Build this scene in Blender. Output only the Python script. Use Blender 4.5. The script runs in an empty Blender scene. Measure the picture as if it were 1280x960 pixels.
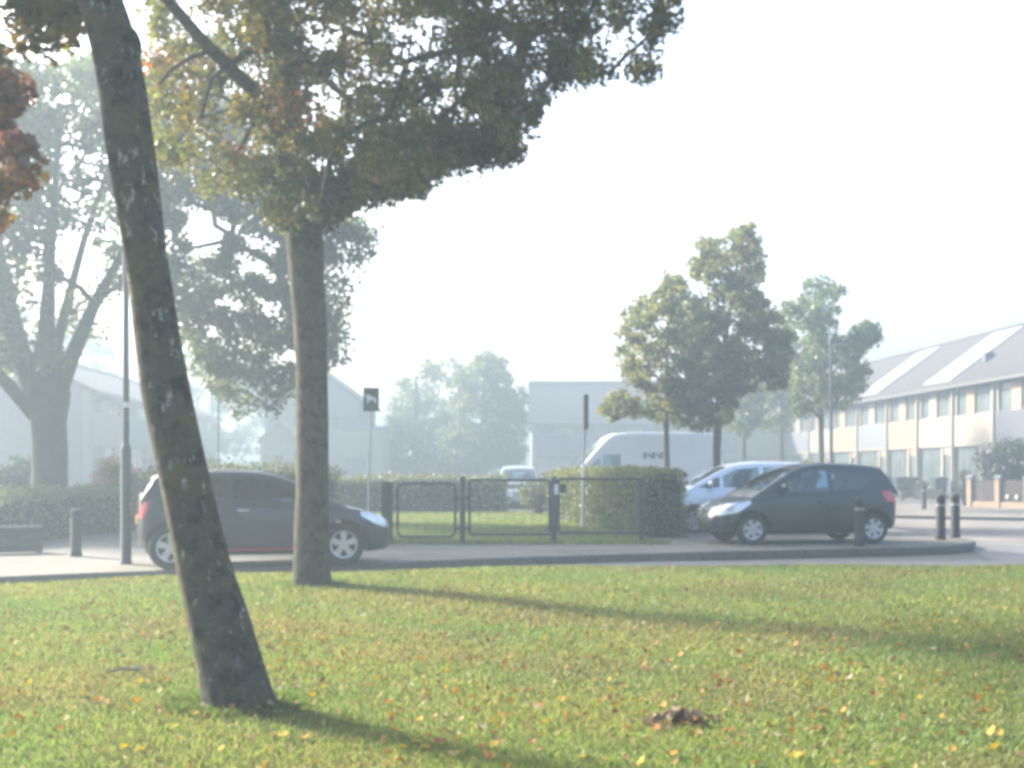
import bpy, bmesh, math, random
import numpy as np
from mathutils import Vector, Matrix
rng = np.random.default_rng(7)
random.seed(7)
S = bpy.context.scene
C = S.collection
R = math.radians

# ---------------------------------------------------------------- camera, sky, sun, exposure
FPX, HZ, CZ = 1500.0, 588.0, 1.5          # focal length in photo pixels, horizon row, eye height
cam = bpy.data.objects.new('camera', bpy.data.cameras.new('camera'))
C.objects.link(cam)
cam.location = (0, 0, CZ)
cam.rotation_euler = (R(90), 0, 0)
cam.data.sensor_width = 36
cam.data.lens = 36 * FPX / 1280
cam.data.shift_y = (HZ - 480) / 1280
cam.data.clip_start, cam.data.clip_end = 0.1, 2000
S.camera = cam

SUN_EL, SUN_AZ = R(29), R(-55)             # azimuth from +Y towards +X
sun_dir = Vector((math.sin(SUN_AZ) * math.cos(SUN_EL), math.cos(SUN_AZ) * math.cos(SUN_EL), math.sin(SUN_EL)))
W_ = bpy.data.worlds.new('World')
S.world = W_
W_.use_nodes = True
nt = W_.node_tree
sky = nt.nodes.new('ShaderNodeTexSky')
sky.sky_type = 'NISHITA'
sky.sun_disc = False
sky.sun_elevation = SUN_EL
sky.sun_rotation = SUN_AZ
sky.air_density, sky.dust_density, sky.ozone_density = 1.0, 4.0, 1.0
nt.links.new(sky.outputs['Color'], nt.nodes['Background'].inputs['Color'])
nt.nodes['Background'].inputs['Strength'].default_value = 0.15
sl = bpy.data.lights.new('sun', 'SUN')
sl.energy, sl.angle, sl.color = 5.0, R(7.0), (1.0, 0.925, 0.79)
so = bpy.data.objects.new('sun', sl)
C.objects.link(so)
so.location = (-20, 20, 30)
so.rotation_euler = sun_dir.to_track_quat('Z', 'Y').to_euler()
S.view_settings.view_transform = 'Standard'
S.view_settings.look = 'None'
S.view_settings.gamma = 1.0
S.view_settings.exposure = 2.3
S.render.engine = 'CYCLES'
cy = S.cycles
cy.use_denoising = True
cy.denoiser = 'OPENIMAGEDENOISE'
cy.max_bounces, cy.diffuse_bounces, cy.glossy_bounces = 8, 3, 3
cy.transmission_bounces, cy.transparent_max_bounces, cy.volume_bounces = 4, 12, 2
cy.pixel_filter_type = 'BLACKMAN_HARRIS'
cy.filter_width = 3.7
cy.sample_clamp_indirect = 6
cy.caustics_reflective = cy.caustics_refractive = False
HAZE_DENSITY, HAZE_G = 0.0122, 0.38

# ---------------------------------------------------------------- helpers
def GX(px, Y): return (px - 640) / FPX * Y
def GZ(py, Y): return CZ + (HZ - py) / FPX * Y
def W(px, py, Y): return Vector((GX(px, Y), Y, GZ(py, Y)))

def tag(o, label=None, cat=None, group=None, kind=None):
    for k, v in (('label', label), ('category', cat), ('group', group), ('kind', kind)):
        if v: o[k] = v
    return o

def empty(name, loc, rz=0, label=None, cat=None, group=None, kind=None):
    o = bpy.data.objects.new(name, None)
    C.objects.link(o)
    o.location = loc
    o.rotation_euler = (0, 0, rz)
    o.empty_display_size = 0.2
    return tag(o, label, cat, group, kind)

def link(name, me, m=None, parent=None, smooth=None):
    if m is not None and not me.materials: me.materials.append(m)
    if smooth is not None:
        me.shade_smooth()
        if smooth > 0: me.set_sharp_from_angle(angle=R(smooth))
    o = bpy.data.objects.new(name, me)
    C.objects.link(o)
    if parent: o.parent = parent
    return o

def np_mesh(name, verts, k, col=None):
    """n polygons of k vertices each; verts (n*k,3); col (n*k,4) point colours"""
    n = len(verts) // k
    me = bpy.data.meshes.new(name)
    me.vertices.add(n * k)
    me.vertices.foreach_set('co', np.ascontiguousarray(verts, dtype=np.float32).ravel())
    me.loops.add(n * k)
    me.loops.foreach_set('vertex_index', np.arange(n * k, dtype=np.int32))
    me.polygons.add(n)
    me.polygons.foreach_set('loop_start', np.arange(0, n * k, k, dtype=np.int32))
    if col is not None:
        a = me.color_attributes.new('Col', 'FLOAT_COLOR', 'POINT')
        a.data.foreach_set('color', np.ascontiguousarray(col, dtype=np.float32).ravel())
    me.update(calc_edges=True)
    return me

class MB:
    def __init__(s): s.v, s.f = [], []
    def add(s, vs, fs):
        b = len(s.v)
        s.v += [tuple(v) for v in vs]
        s.f += [tuple(i + b for i in f) for f in fs]
        return s
    def box(s, x0, x1, y0, y1, z0, z1):
        return s.add([(x0, y0, z0), (x1, y0, z0), (x1, y1, z0), (x0, y1, z0), (x0, y0, z1), (x1, y0, z1), (x1, y1, z1), (x0, y1, z1)],
                     [(3, 2, 1, 0), (4, 5, 6, 7), (0, 1, 5, 4), (1, 2, 6, 5), (2, 3, 7, 6), (3, 0, 4, 7)])
    def tube(s, pts, rad, n=8, caps=True, wob=None):
        pts = [Vector(p) for p in pts]
        if not hasattr(rad, '__len__'): rad = [rad] * len(pts)
        rings, ref = [], None
        for i, p in enumerate(pts):
            t = (pts[min(i + 1, len(pts) - 1)] - pts[max(i - 1, 0)])
            t = t.normalized() if t.length > 1e-9 else Vector((0, 0, 1))
            if ref is None: ref = Vector((1, 0, 0)) if abs(t.x) < .9 else Vector((0, 1, 0))
            u = (ref - t * ref.dot(t)).normalized()
            ref = u
            w = t.cross(u)
            ring = []
            for k in range(n):
                a = 2 * math.pi * k / n
                d = u * math.cos(a) + w * math.sin(a)
                r = rad[i] * (wob(p, d) if wob else 1)
                ring.append(p + d * r)
            rings.append(ring)
        fs = []
        for i in range(len(pts) - 1):
            for k in range(n):
                a, b = i * n + k, i * n + (k + 1) % n
                fs.append((a, b, b + n, a + n))
        if caps:
            fs.append(tuple(range(n - 1, -1, -1)))
            fs.append(tuple((len(pts) - 1) * n + k for k in range(n)))
        return s.add([v for r in rings for v in r], fs)
    def lathe(s, prof, n=20, axis='z', o=(0, 0, 0), caps=True):
        vs = []
        for r, h in prof:
            for k in range(n):
                a = 2 * math.pi * k / n
                c, q = r * math.cos(a), r * math.sin(a)
                vs.append((o[0] + c, o[1] + q, o[2] + h) if axis == 'z' else (o[0] + c, o[1] + h, o[2] + q))
        fs = []
        for i in range(len(prof) - 1):
            for k in range(n):
                a, b = i * n + k, i * n + (k + 1) % n
                fs.append((a, b, b + n, a + n))
        if caps:
            fs.append(tuple(range(n - 1, -1, -1)))
            fs.append(tuple((len(prof) - 1) * n + k for k in range(n)))
        return s.add(vs, fs)
    def prism(s, poly, a0, a1, axis='x'):
        """2-D polygon extruded from a0 to a1; poly is (y,z) for axis x, (x,z) for axis y, (x,y) for axis z"""
        mk = {'x': lambda a, p: (a, p[0], p[1]), 'y': lambda a, p: (p[0], a, p[1]), 'z': lambda a, p: (p[0], p[1], a)}[axis]
        n = len(poly)
        return s.add([mk(a0, p) for p in poly] + [mk(a1, p) for p in poly],
                     [tuple(range(n - 1, -1, -1)), tuple(range(n, 2 * n))] + [(i, (i + 1) % n, (i + 1) % n + n, i + n) for i in range(n)])
    def ball(s, c, r, nu=12, nv=8):
        r = r if hasattr(r, '__len__') else (r, r, r)
        vs, fs = [], []
        for j in range(nv + 1):
            th = math.pi * j / nv
            for i in range(nu):
                a = 2 * math.pi * i / nu
                vs.append((c[0] + r[0] * math.sin(th) * math.cos(a), c[1] + r[1] * math.sin(th) * math.sin(a), c[2] + r[2] * math.cos(th)))
        for j in range(nv):
            for i in range(nu):
                a, b = j * nu + i, j * nu + (i + 1) % nu
                fs.append((a, a + nu, b + nu, b))
        return s.add(vs, fs)
    def mesh(s, name):
        me = bpy.data.meshes.new(name)
        me.from_pydata(s.v, [], s.f)
        bm = bmesh.new()
        bm.from_mesh(me)
        bmesh.ops.remove_doubles(bm, verts=bm.verts, dist=1e-6)
        bmesh.ops.recalc_face_normals(bm, faces=bm.faces)
        bm.to_mesh(me)
        bm.free()
        return me
    def build(s, name, m, parent=None, smooth=None, bevel=0):
        me = s.mesh(name)
        if bevel:
            bm = bmesh.new()
            bm.from_mesh(me)
            bmesh.ops.bevel(bm, geom=[e for e in bm.edges if len(e.link_faces) == 2 and e.calc_face_angle(0) > .6], offset=bevel, segments=2, affect='EDGES', clamp_overlap=True)
            bm.to_mesh(me)
            bm.free()
        return link(name, me, m, parent, smooth)

def pchip(pts, x):
    """monotone cubic through pts [(x,y)...]"""
    pts = sorted(pts)
    X = np.array([p[0] for p in pts], float); Y = np.array([p[1] for p in pts], float)
    h = np.diff(X); d = np.diff(Y) / h
    m = np.zeros(len(X)); m[0], m[-1] = d[0], d[-1]
    for i in range(1, len(X) - 1):
        if d[i - 1] * d[i] > 0:
            w1, w2 = 2 * h[i] + h[i - 1], h[i] + 2 * h[i - 1]
            m[i] = (w1 + w2) / (w1 / d[i - 1] + w2 / d[i])
    x = np.clip(np.asarray(x, float), X[0], X[-1])
    i = np.clip(np.searchsorted(X, x) - 1, 0, len(h) - 1)
    t = (x - X[i]) / h[i]
    return ((1 + 2 * t) * (1 - t) ** 2 * Y[i] + t * (1 - t) ** 2 * h[i] * m[i] + t * t * (3 - 2 * t) * Y[i + 1] + t * t * (t - 1) * h[i] * m[i + 1])

def inside(poly, px, py):
    px, py = np.asarray(px), np.asarray(py)
    r = np.zeros(px.shape, bool)
    n = len(poly)
    for i in range(n):
        x0, y0 = poly[i]; x1, y1 = poly[(i + 1) % n]
        if y0 == y1: continue
        c = (y0 > py) != (y1 > py)
        r ^= c & (px < (x1 - x0) * (py - y0) / (y1 - y0) + x0)
    return r

# ---------------------------------------------------------------- materials
MATS = {}
ALB = .62            # the picture is exposed for the shade, so surfaces keep to their darker real values
KEEP_BRIGHT = {'van_white_paint', 'pale_silver_paint', 'white_paint', 'wheel_alloy', 'head_lamp', 'tail_lamp_red', 'chrome_trim', 'solar_sky_sheen', 'red_stripe', 'galvanised_steel', 'bollard_ring'}
def mat(name, col, rough=.6, metal=0., var=.25, scale=6., bump=0., coat=0., col2=None, spec=.5, emit=None):
    if name in MATS: return MATS[name]
    if name not in KEEP_BRIGHT: col, col2 = tuple(c * ALB for c in col), (tuple(c * ALB for c in col2) if col2 else None)
    m = bpy.data.materials.new(name)
    m.use_nodes = True
    n, l = m.node_tree.nodes, m.node_tree.links
    b = n['Principled BSDF']
    b.inputs['Roughness'].default_value = rough
    b.inputs['Metallic'].default_value = metal
    b.inputs['Coat Weight'].default_value = coat
    b.inputs['Coat Roughness'].default_value = .05
    b.inputs['Specular IOR Level'].default_value = spec
    tc = n.new('ShaderNodeTexCoord')
    nz = n.new('ShaderNodeTexNoise')
    nz.inputs['Scale'].default_value = scale
    nz.inputs['Detail'].default_value = 6
    nz.inputs['Roughness'].default_value = .65
    l.new(tc.outputs['Object'], nz.inputs['Vector'])
    mr = n.new('ShaderNodeMapRange')
    mr.inputs['From Min'].default_value, mr.inputs['From Max'].default_value = .3, .7
    l.new(nz.outputs['Fac'], mr.inputs['Value'])
    mx = n.new('ShaderNodeMix'); mx.data_type = 'RGBA'
    c2 = col2 or tuple(c * (1 - var) for c in col)
    mx.inputs[6].default_value = (*c2, 1); mx.inputs[7].default_value = (*col, 1)
    l.new(mr.outputs['Result'], mx.inputs[0])
    l.new(mx.outputs[2], b.inputs['Base Color'])
    if bump:
        bp = n.new('ShaderNodeBump')
        bp.inputs['Strength'].default_value = bump
        bp.inputs['Distance'].default_value = .02
        l.new(nz.outputs['Fac'], bp.inputs['Height'])
        l.new(bp.outputs['Normal'], b.inputs['Normal'])
    MATS[name] = m
    return m

def leaf_mat(name, trans=.5, gloss=.06):
    m = bpy.data.materials.new(name)
    m.use_nodes = True
    n, l = m.node_tree.nodes, m.node_tree.links
    n.remove(n['Principled BSDF'])
    at = n.new('ShaderNodeAttribute'); at.attribute_name = 'Col'
    d, t, g = n.new('ShaderNodeBsdfDiffuse'), n.new('ShaderNodeBsdfTranslucent'), n.new('ShaderNodeBsdfGlossy')
    g.inputs['Roughness'].default_value = .45
    a, b = n.new('ShaderNodeMixShader'), n.new('ShaderNodeMixShader')
    a.inputs[0].default_value, b.inputs[0].default_value = trans, gloss
    hs = n.new('ShaderNodeHueSaturation')
    hs.inputs['Saturation'].default_value, hs.inputs['Value'].default_value = 1.1, 1.25
    l.new(at.outputs['Color'], d.inputs['Color']); l.new(at.outputs['Color'], hs.inputs['Color']); l.new(hs.outputs['Color'], t.inputs['Color'])
    l.new(d.outputs[0], a.inputs[1]); l.new(t.outputs[0], a.inputs[2])
    l.new(a.outputs[0], b.inputs[1]); l.new(g.outputs[0], b.inputs[2])
    l.new(b.outputs[0], n['Material Output'].inputs['Surface'])
    return m

M_leaf = leaf_mat('tree_leaf', .6, .05)
M_hedge = leaf_mat('hedge_leaf', .35, .06)
M_blade = leaf_mat('grass_blade', .5, .04)
M_litter = leaf_mat('litter_leaf', .25, .012)

def glass_mat(name, tint, rough=.02):
    m = bpy.data.materials.new(name)
    m.use_nodes = True
    n, l = m.node_tree.nodes, m.node_tree.links
    n.remove(n['Principled BSDF'])
    t, g, mx, fr = n.new('ShaderNodeBsdfTransparent'), n.new('ShaderNodeBsdfGlossy'), n.new('ShaderNodeMixShader'), n.new('ShaderNodeFresnel')
    t.inputs['Color'].default_value = (*tint, 1)
    g.inputs['Roughness'].default_value = rough
    g.inputs['Color'].default_value = (.9, .95, 1, 1)
    fr.inputs['IOR'].default_value = 1.8
    l.new(fr.outputs[0], mx.inputs[0]); l.new(t.outputs[0], mx.inputs[1]); l.new(g.outputs[0], mx.inputs[2])
    l.new(mx.outputs[0], n['Material Output'].inputs['Surface'])
    return m
M_glass = glass_mat('car_glass', (.50, .66, .70))
M_dglass = glass_mat('tinted_car_glass', (.20, .24, .27))

def bark_mat(name, dark, light, lichen, pale):
    dark, light, lichen, pale = [tuple(c * .5 for c in q) for q in (dark, light, lichen, pale)]
    m = bpy.data.materials.new(name)
    m.use_nodes = True
    n, l = m.node_tree.nodes, m.node_tree.links
    b = n['Principled BSDF']
    b.inputs['Roughness'].default_value = .9
    b.inputs['Specular IOR Level'].default_value = .2
    tc = n.new('ShaderNodeTexCoord')
    mp = n.new('ShaderNodeMapping')
    mp.inputs['Scale'].default_value = (1, 1, .45)
    l.new(tc.outputs['Object'], mp.inputs['Vector'])
    def noise(sc, det, vec, lo, hi):
        z = n.new('ShaderNodeTexNoise')
        z.inputs['Scale'].default_value, z.inputs['Detail'].default_value, z.inputs['Roughness'].default_value = sc, det, .7
        l.new(vec, z.inputs['Vector'])
        r = n.new('ShaderNodeMapRange')
        r.inputs['From Min'].default_value, r.inputs['From Max'].default_value = lo, hi
        l.new(z.outputs['Fac'], r.inputs['Value'])
        return z.outputs['Fac'], r.outputs['Result']
    def mix(f, a, c):
        x = n.new('ShaderNodeMix'); x.data_type = 'RGBA'
        l.new(f, x.inputs[0])
        l.new(a, x.inputs[6]) if not isinstance(a, tuple) else setattr(x.inputs[6], 'default_value', (*a, 1))
        x.inputs[7].default_value = (*c, 1)
        return x.outputs[2]
    fine, f1 = noise(22, 10, mp.outputs[0], .35, .65)
    _, f2 = noise(4.5, 8, tc.outputs['Object'], .50, .62)
    _, f3 = noise(21, 5, mp.outputs[0], .59, .67)
    _, f4 = noise(8, 8, tc.outputs['Object'], .48, .60)
    c = mix(f1, dark, light)
    c = mix(f4, c, tuple(x * .42 for x in dark))
    c = mix(f2, c, lichen)
    c = mix(f3, c, pale)
    l.new(c, b.inputs['Base Color'])
    bp = n.new('ShaderNodeBump')
    bp.inputs['Strength'].default_value, bp.inputs['Distance'].default_value = .9, .025
    l.new(fine, bp.inputs['Height'])
    l.new(bp.outputs['Normal'], b.inputs['Normal'])
    return m
M_bark = bark_mat('maple_bark', (.085, .08, .068), (.15, .14, .115), (.165, .15, .075), (.55, .56, .51))
M_bark2 = bark_mat('park_bark', (.09, .082, .065), (.16, .145, .11), (.14, .125, .07), (.19, .18, .14))
M_barkf = mat('far_bark', (.09, .08, .065), .9, var=.4, scale=5)

def paver_mat(name, a, b_, mortar, w, h, rot=0.):
    m = bpy.data.materials.new(name)
    m.use_nodes = True
    n, l = m.node_tree.nodes, m.node_tree.links
    b = n['Principled BSDF']
    b.inputs['Roughness'].default_value = .85
    b.inputs['Specular IOR Level'].default_value = .3
    tc = n.new('ShaderNodeTexCoord')
    mp = n.new('ShaderNodeMapping'); mp.inputs['Rotation'].default_value = (0, 0, rot)
    l.new(tc.outputs['Object'], mp.inputs['Vector'])
    br = n.new('ShaderNodeTexBrick')
    br.inputs['Color1'].default_value, br.inputs['Color2'].default_value, br.inputs['Mortar'].default_value = (*a, 1), (*b_, 1), (*mortar, 1)
    br.inputs['Scale'].default_value = 1
    br.inputs['Brick Width'].default_value, br.inputs['Row Height'].default_value, br.inputs['Mortar Size'].default_value = w, h, .008
    l.new(mp.outputs[0], br.inputs['Vector'])
    nz = n.new('ShaderNodeTexNoise')
    nz.inputs['Scale'].default_value, nz.inputs['Detail'].default_value = .6, 8
    l.new(tc.outputs['Object'], nz.inputs['Vector'])
    mr = n.new('ShaderNodeMapRange')
    mr.inputs['From Min'].default_value, mr.inputs['From Max'].default_value, mr.inputs['To Min'].default_value, mr.inputs['To Max'].default_value = .3, .7, .72, 1.12
    l.new(nz.outputs['Fac'], mr.inputs['Value'])
    mx = n.new('ShaderNodeMix'); mx.data_type = 'RGBA'; mx.blend_type = 'MULTIPLY'; mx.inputs[0].default_value = 1
    l.new(br.outputs['Color'], mx.inputs[6]); l.new(mr.outputs['Result'], mx.inputs[7])
    l.new(mx.outputs[2], b.inputs['Base Color'])
    bp = n.new('ShaderNodeBump'); bp.inputs['Strength'].default_value = .4; bp.inputs['Distance'].default_value = .01
    l.new(br.outputs['Fac'], bp.inputs['Height']); bp.invert = True
    l.new(bp.outputs['Normal'], b.inputs['Normal'])
    return m
M_pave = paver_mat('pavement_tiles', (.175, .165, .14), (.145, .135, .115), (.09, .085, .07), .3, .3, R(12))
M_klink = paver_mat('clinker_paving', (.245, .225, .20), (.205, .18, .165), (.14, .125, .11), .21, .07, R(10))
M_road = mat('road_asphalt', (.29, .28, .27), .85, var=.3, scale=1.2, bump=.1)
M_ground = mat('ground_earth', (.24, .23, .20), .9, var=.3, scale=.4)
M_kerb = mat('kerb_concrete', (.19, .185, .17), .85, var=.35, scale=5, bump=.3)
M_lawn = mat('lawn_soil', (.17, .20, .06), .95, scale=2.2, col2=(.23, .19, .10), bump=.4, spec=.1)
M_metal = mat('dark_green_metal', (.035, .055, .05), .45, var=.3, scale=9)
M_lamp = mat('lamp_grey', (.065, .085, .10), .5, var=.25, scale=4, metal=.2)
M_boll = mat('bollard_iron', (.022, .025, .031), .75, var=.4, scale=14)
M_ring = mat('bollard_ring', (.34, .34, .33), .5, var=.2)
M_white = mat('white_paint', (.72, .73, .74), .45, var=.08)
M_galv = mat('galvanised_steel', (.40, .42, .44), .4, metal=.6, var=.15)
M_tyre = mat('tyre_rubber', (.025, .025, .027), .8, var=.2)
M_rim = mat('wheel_alloy', (.50, .51, .53), .35, metal=.7, var=.1)
M_black = mat('black_plastic', (.02, .021, .023), .55, var=.2)
M_seat = mat('seat_cloth', (.045, .047, .05), .9)
M_red = mat('tail_lamp_red', (.55, .02, .025), .15, var=.15, coat=1)
M_headl = mat('head_lamp', (.75, .78, .8), .12, metal=.5, var=.25, scale=20, coat=1)
M_plate = mat('yellow_plate', (.75, .52, .05), .4, var=.05)
M_chrome = mat('chrome_trim', (.7, .72, .74), .15, metal=1, var=.05)

# ---------------------------------------------------------------- ground, road, pavement, kerb
def sheet(name, poly, z, m, zb=None):
    if zb is None:
        me = bpy.data.meshes.new(name)
        me.from_pydata([(x, y, z) for x, y in poly], [], [tuple(range(len(poly)))])
        o = link(name, me, m)
        if me.polygons[0].normal.z < 0: me.flip_normals()
    else:
        o = MB().prism(poly, zb, z, 'z').build(name, m)
    o['kind'] = 'structure'
    return o

sheet('ground', [(-290, -50), (290, -50), (290, 380), (-290, 380)], -.03, M_ground)
kerb_px = [(-260, 13.6), (-120, 14.7), (0, 15.6), (120, 16.2), (206, 16.55), (320, 17.1), (430, 17.55), (520, 18.2), (640, 19.0), (740, 19.55), (840, 20.1), (960, 20.7), (1100, 21.3), (1160, 21.65), (1195, 22.0), (1214, 22.5), (1224, 23.2)]
kerb_pts = [(GX(p, Y), Y) for p, Y in kerb_px]
kerb_pts = [(-30, 8.5), (-14, 11.2)] + kerb_pts + [(9.15, 24.2), (9.15, 25.4), (9.0, 27.5), (8.8, 31), (8.6, 36)]
sheet('road', [(-60, -2), (60, -2), (60, 47), (40, 47), (8, 47), (8.2, 30), (9, 24), (8, 20), (-60, 20)], -.01, M_road)
pave = kerb_pts + [(8.0, 60), (-30, 60), (-60, 40), (-60, 9)]
def inset(pts, d):
    out = []
    for i, p in enumerate(pts):
        a, b = Vector(pts[max(i - 1, 0)]), Vector(pts[min(i + 1, len(pts) - 1)])
        t = (b - a).normalized()
        out.append((p[0] - t.y * d, p[1] + t.x * d))
    return out
inn = inset(kerb_pts, .15)
sheet('pavement', inn + [(8.0, 60), (-30, 60), (-60, 40), (-60, 9)], .115, M_pave, -.02)
kerb = empty('kerb', (0, 0, 0), kind='structure')
def resample(pts, step):
    P = np.array(pts); d = np.r_[0, np.cumsum(np.hypot(*np.diff(P, axis=0).T))]
    s = np.arange(0, d[-1], step)
    return [(np.interp(a, d, P[:, 0]), np.interp(a, d, P[:, 1])) for a in s]
kk = resample(kerb_pts, 1.0)
ki = inset(kk, .15)
for i in range(len(kk) - 1):
    a, b, c, d = Vector(kk[i]), Vector(kk[i + 1]), Vector(ki[i + 1]), Vector(ki[i])
    u = (b - a).normalized() * .006
    t = .122 + random.uniform(-.004, .004)
    MB().prism([tuple(a + u), tuple(b - u), tuple(c - u), tuple(d + u)], -.02, t, 'z').build('kerb_stone', M_kerb, kerb, bevel=.012)
# far pavement with the front gardens, and the parking bay strip
sheet('far_pavement', [(10.2, 39.5), (12.2, 37.8), (15.4, 36.0), (30, 32.5), (60, 28), (60, 130), (5, 130), (9, 60)], .07, M_klink, -.02)
sheet('side_street', [(8.4, 25.5), (9.15, 25.4), (40, 20), (60, 20), (60, 28), (30, 32.5), (15.4, 36), (12.2, 37.8), (10.2, 39.5), (9, 60), (8, 60)], -.005, M_klink)
mf = empty('far_kerb', (0, 0, 0), kind='structure')
fk = resample([(9.2, 55), (10.15, 39.45), (12.15, 37.7), (15.35, 35.9), (30, 32.4), (40, 30.8)], 1.5)
fi = inset(fk, -.14)
for i in range(len(fk) - 1):
    MB().prism([fk[i], fk[i + 1], fi[i + 1], fi[i]], -.02, .085, 'z').build('kerb_stone', M_kerb, mf)

# lawn in front
edge_pts = [(-40, 6), (-20, 9.3), (-12, 11.3), (-8, 12.6), (-5.72, 13.4), (-1.62, 15.1), (1.68, 15.7), (4.37, 15.95), (6.7, 15.75), (12, 14.8), (20, 12.5), (40, 6)]
def y_edge(x): return pchip(edge_pts, x)
def lawn_z(x, y):
    x, y = np.asarray(x, float), np.asarray(y, float)
    t = np.clip((y - 8.5) / 5.5, 0, 1)
    z = .15 + .10 * t * t * (3 - 2 * t) + .018 * np.sin(x * 1.3 + y * .7) * np.sin(y * 1.1 - x * .4)
    d = np.clip((y_edge(x) - y) / .30, 0, 1)
    return np.where(d < 1, -.03 + (z + .03) * np.sqrt(np.maximum(0, 1 - (1 - d) ** 2)), z)
xs = np.linspace(-22, 22, 120)
vs, fs = [], []
NV = 90
for i, x in enumerate(xs):
    ye = float(y_edge(x))
    tt = np.r_[np.linspace(0, 1, NV - 14)[:-1] * (ye - .32 + 8) - 8, np.linspace(ye - .32, ye - .001, 15)]
    zz = lawn_z(np.full(len(tt), x), tt)
    vs += [(x, y, z) for y, z in zip(tt, zz)]
nn = len(tt)
for i in range(len(xs) - 1):
    for j in range(nn - 1):
        a = i * nn + j
        fs.append((a, a + nn, a + nn + 1, a + 1))
me = bpy.data.meshes.new('lawn'); me.from_pydata(vs, [], fs)
tag(link('lawn', me, M_lawn, smooth=0), kind='structure')

def grass(name, n, xy, h, w, zf, cols, lean=1.0):
    x, y = xy
    z = zf(x, y)
    n = len(x)
    a = rng.uniform(0, 2 * np.pi, n); l = rng.uniform(.2, lean, n) * h; la = rng.uniform(0, 2 * np.pi, n)
    hh = h * rng.uniform(.6, 1.2, n)
    b = np.stack([x, y, z - .005], 1)
    s = np.stack([np.cos(a) * w / 2, np.sin(a) * w / 2, np.zeros(n)], 1)
    tip = b + np.stack([np.cos(la) * l, np.sin(la) * l, hh], 1)
    mid = b + np.stack([np.cos(la) * l * .3, np.sin(la) * l * .3, hh * .6], 1)
    v = np.stack([b - s, b + s, mid + s * .8, tip, mid - s * .8], 1).reshape(-1, 3)
    ci = rng.integers(0, len(cols), n)
    nz = np.sin(x * 1.7 + 1.3 * np.sin(y * 1.1)) * np.sin(y * 2.1 + x * .6)
    c = np.array(cols)[ci] * rng.uniform(.8, 1.2, (n, 1))
    c = c * (1 + .16 * nz[:, None] * np.array([1, .3, .2]))
    n2 = np.sin(x * .9 + 2.1 * np.sin(y * .55 + 1)) * np.sin(y * 1.25 + 1.7 * np.sin(x * .7)) + .6 * np.sin(x * 3.1 + y * 1.9) * np.sin(y * 3.7 - x * 1.4)
    dry = np.clip(n2, 0, 1)[:, None] * .4           # worn, drier patches
    c = c * (1 - dry) + c.mean(1, keepdims=True) * np.array([1.45, 1.12, .55]) * dry * .9
    c = np.repeat(np.c_[c, np.ones(n)], 5, 0)
    o = link(name, np_mesh(name, v, 5, c), M_blade)
    o['kind'] = 'stuff'
    return o
G1 = [(.135, .196, .048), (.155, .222, .055), (.18, .228, .063), (.13, .182, .046), (.23, .215, .095)]
N = 520000
yy = 3.6 + 12.6 * rng.uniform(0, 1, N) ** 1.25
xx = rng.uniform(-1, 1, N) * (.46 * yy + 2.2)
ok = yy < y_edge(xx) - .03
# leave the ground under trunks free
xx, yy = xx[ok], yy[ok]
ht = .026 + .0012 * yy + .018 * (rng.uniform(0, 1, len(xx)) < .06)
grass('grass', N, (xx, yy), ht, .0042 + .00055 * yy, lawn_z, G1)
# taller tufts round the trunk foot
def tuft(cx, cy, r, n):
    a, q = rng.uniform(0, 2 * np.pi, n), r * rng.uniform(.5, 1.35, n)
    return cx + np.cos(a) * q, cy + np.sin(a) * q
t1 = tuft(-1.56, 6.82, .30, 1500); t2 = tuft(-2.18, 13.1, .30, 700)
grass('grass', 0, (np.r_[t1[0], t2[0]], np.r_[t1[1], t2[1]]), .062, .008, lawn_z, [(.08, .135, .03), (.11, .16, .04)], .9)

# dog run lawn behind the fence
dog_poly = [(-4.2, 22.95), (2.8, 22.95), (2.2, 27), (1.4, 34), (1.0, 39.6), (-7, 39.6)]
sheet('dog_run_lawn', dog_poly, .121, M_lawn)
n = 60000
x, y = rng.uniform(-7, 3, n), 22.9 + 16.7 * rng.uniform(0, 1, n) ** 1.3
ok = inside(dog_poly, x, y)
grass('grass', n, (x[ok], y[ok]), .07, .026, lambda a, b: np.full(len(a), .12), G1)
# weeds along the fence foot and the kerb
n = 2600
x, y = rng.uniform(-2.4, 3.0, n), 22.62 + rng.normal(0, .12, n)
keep = rng.uniform(0, 1, n) < .35 + .5 * np.sin(x * 3.1) ** 2
grass('grass', n, (x[keep], y[keep]), .09, .025, lambda a, b: np.full(len(a), .113), G1, .9)

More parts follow.
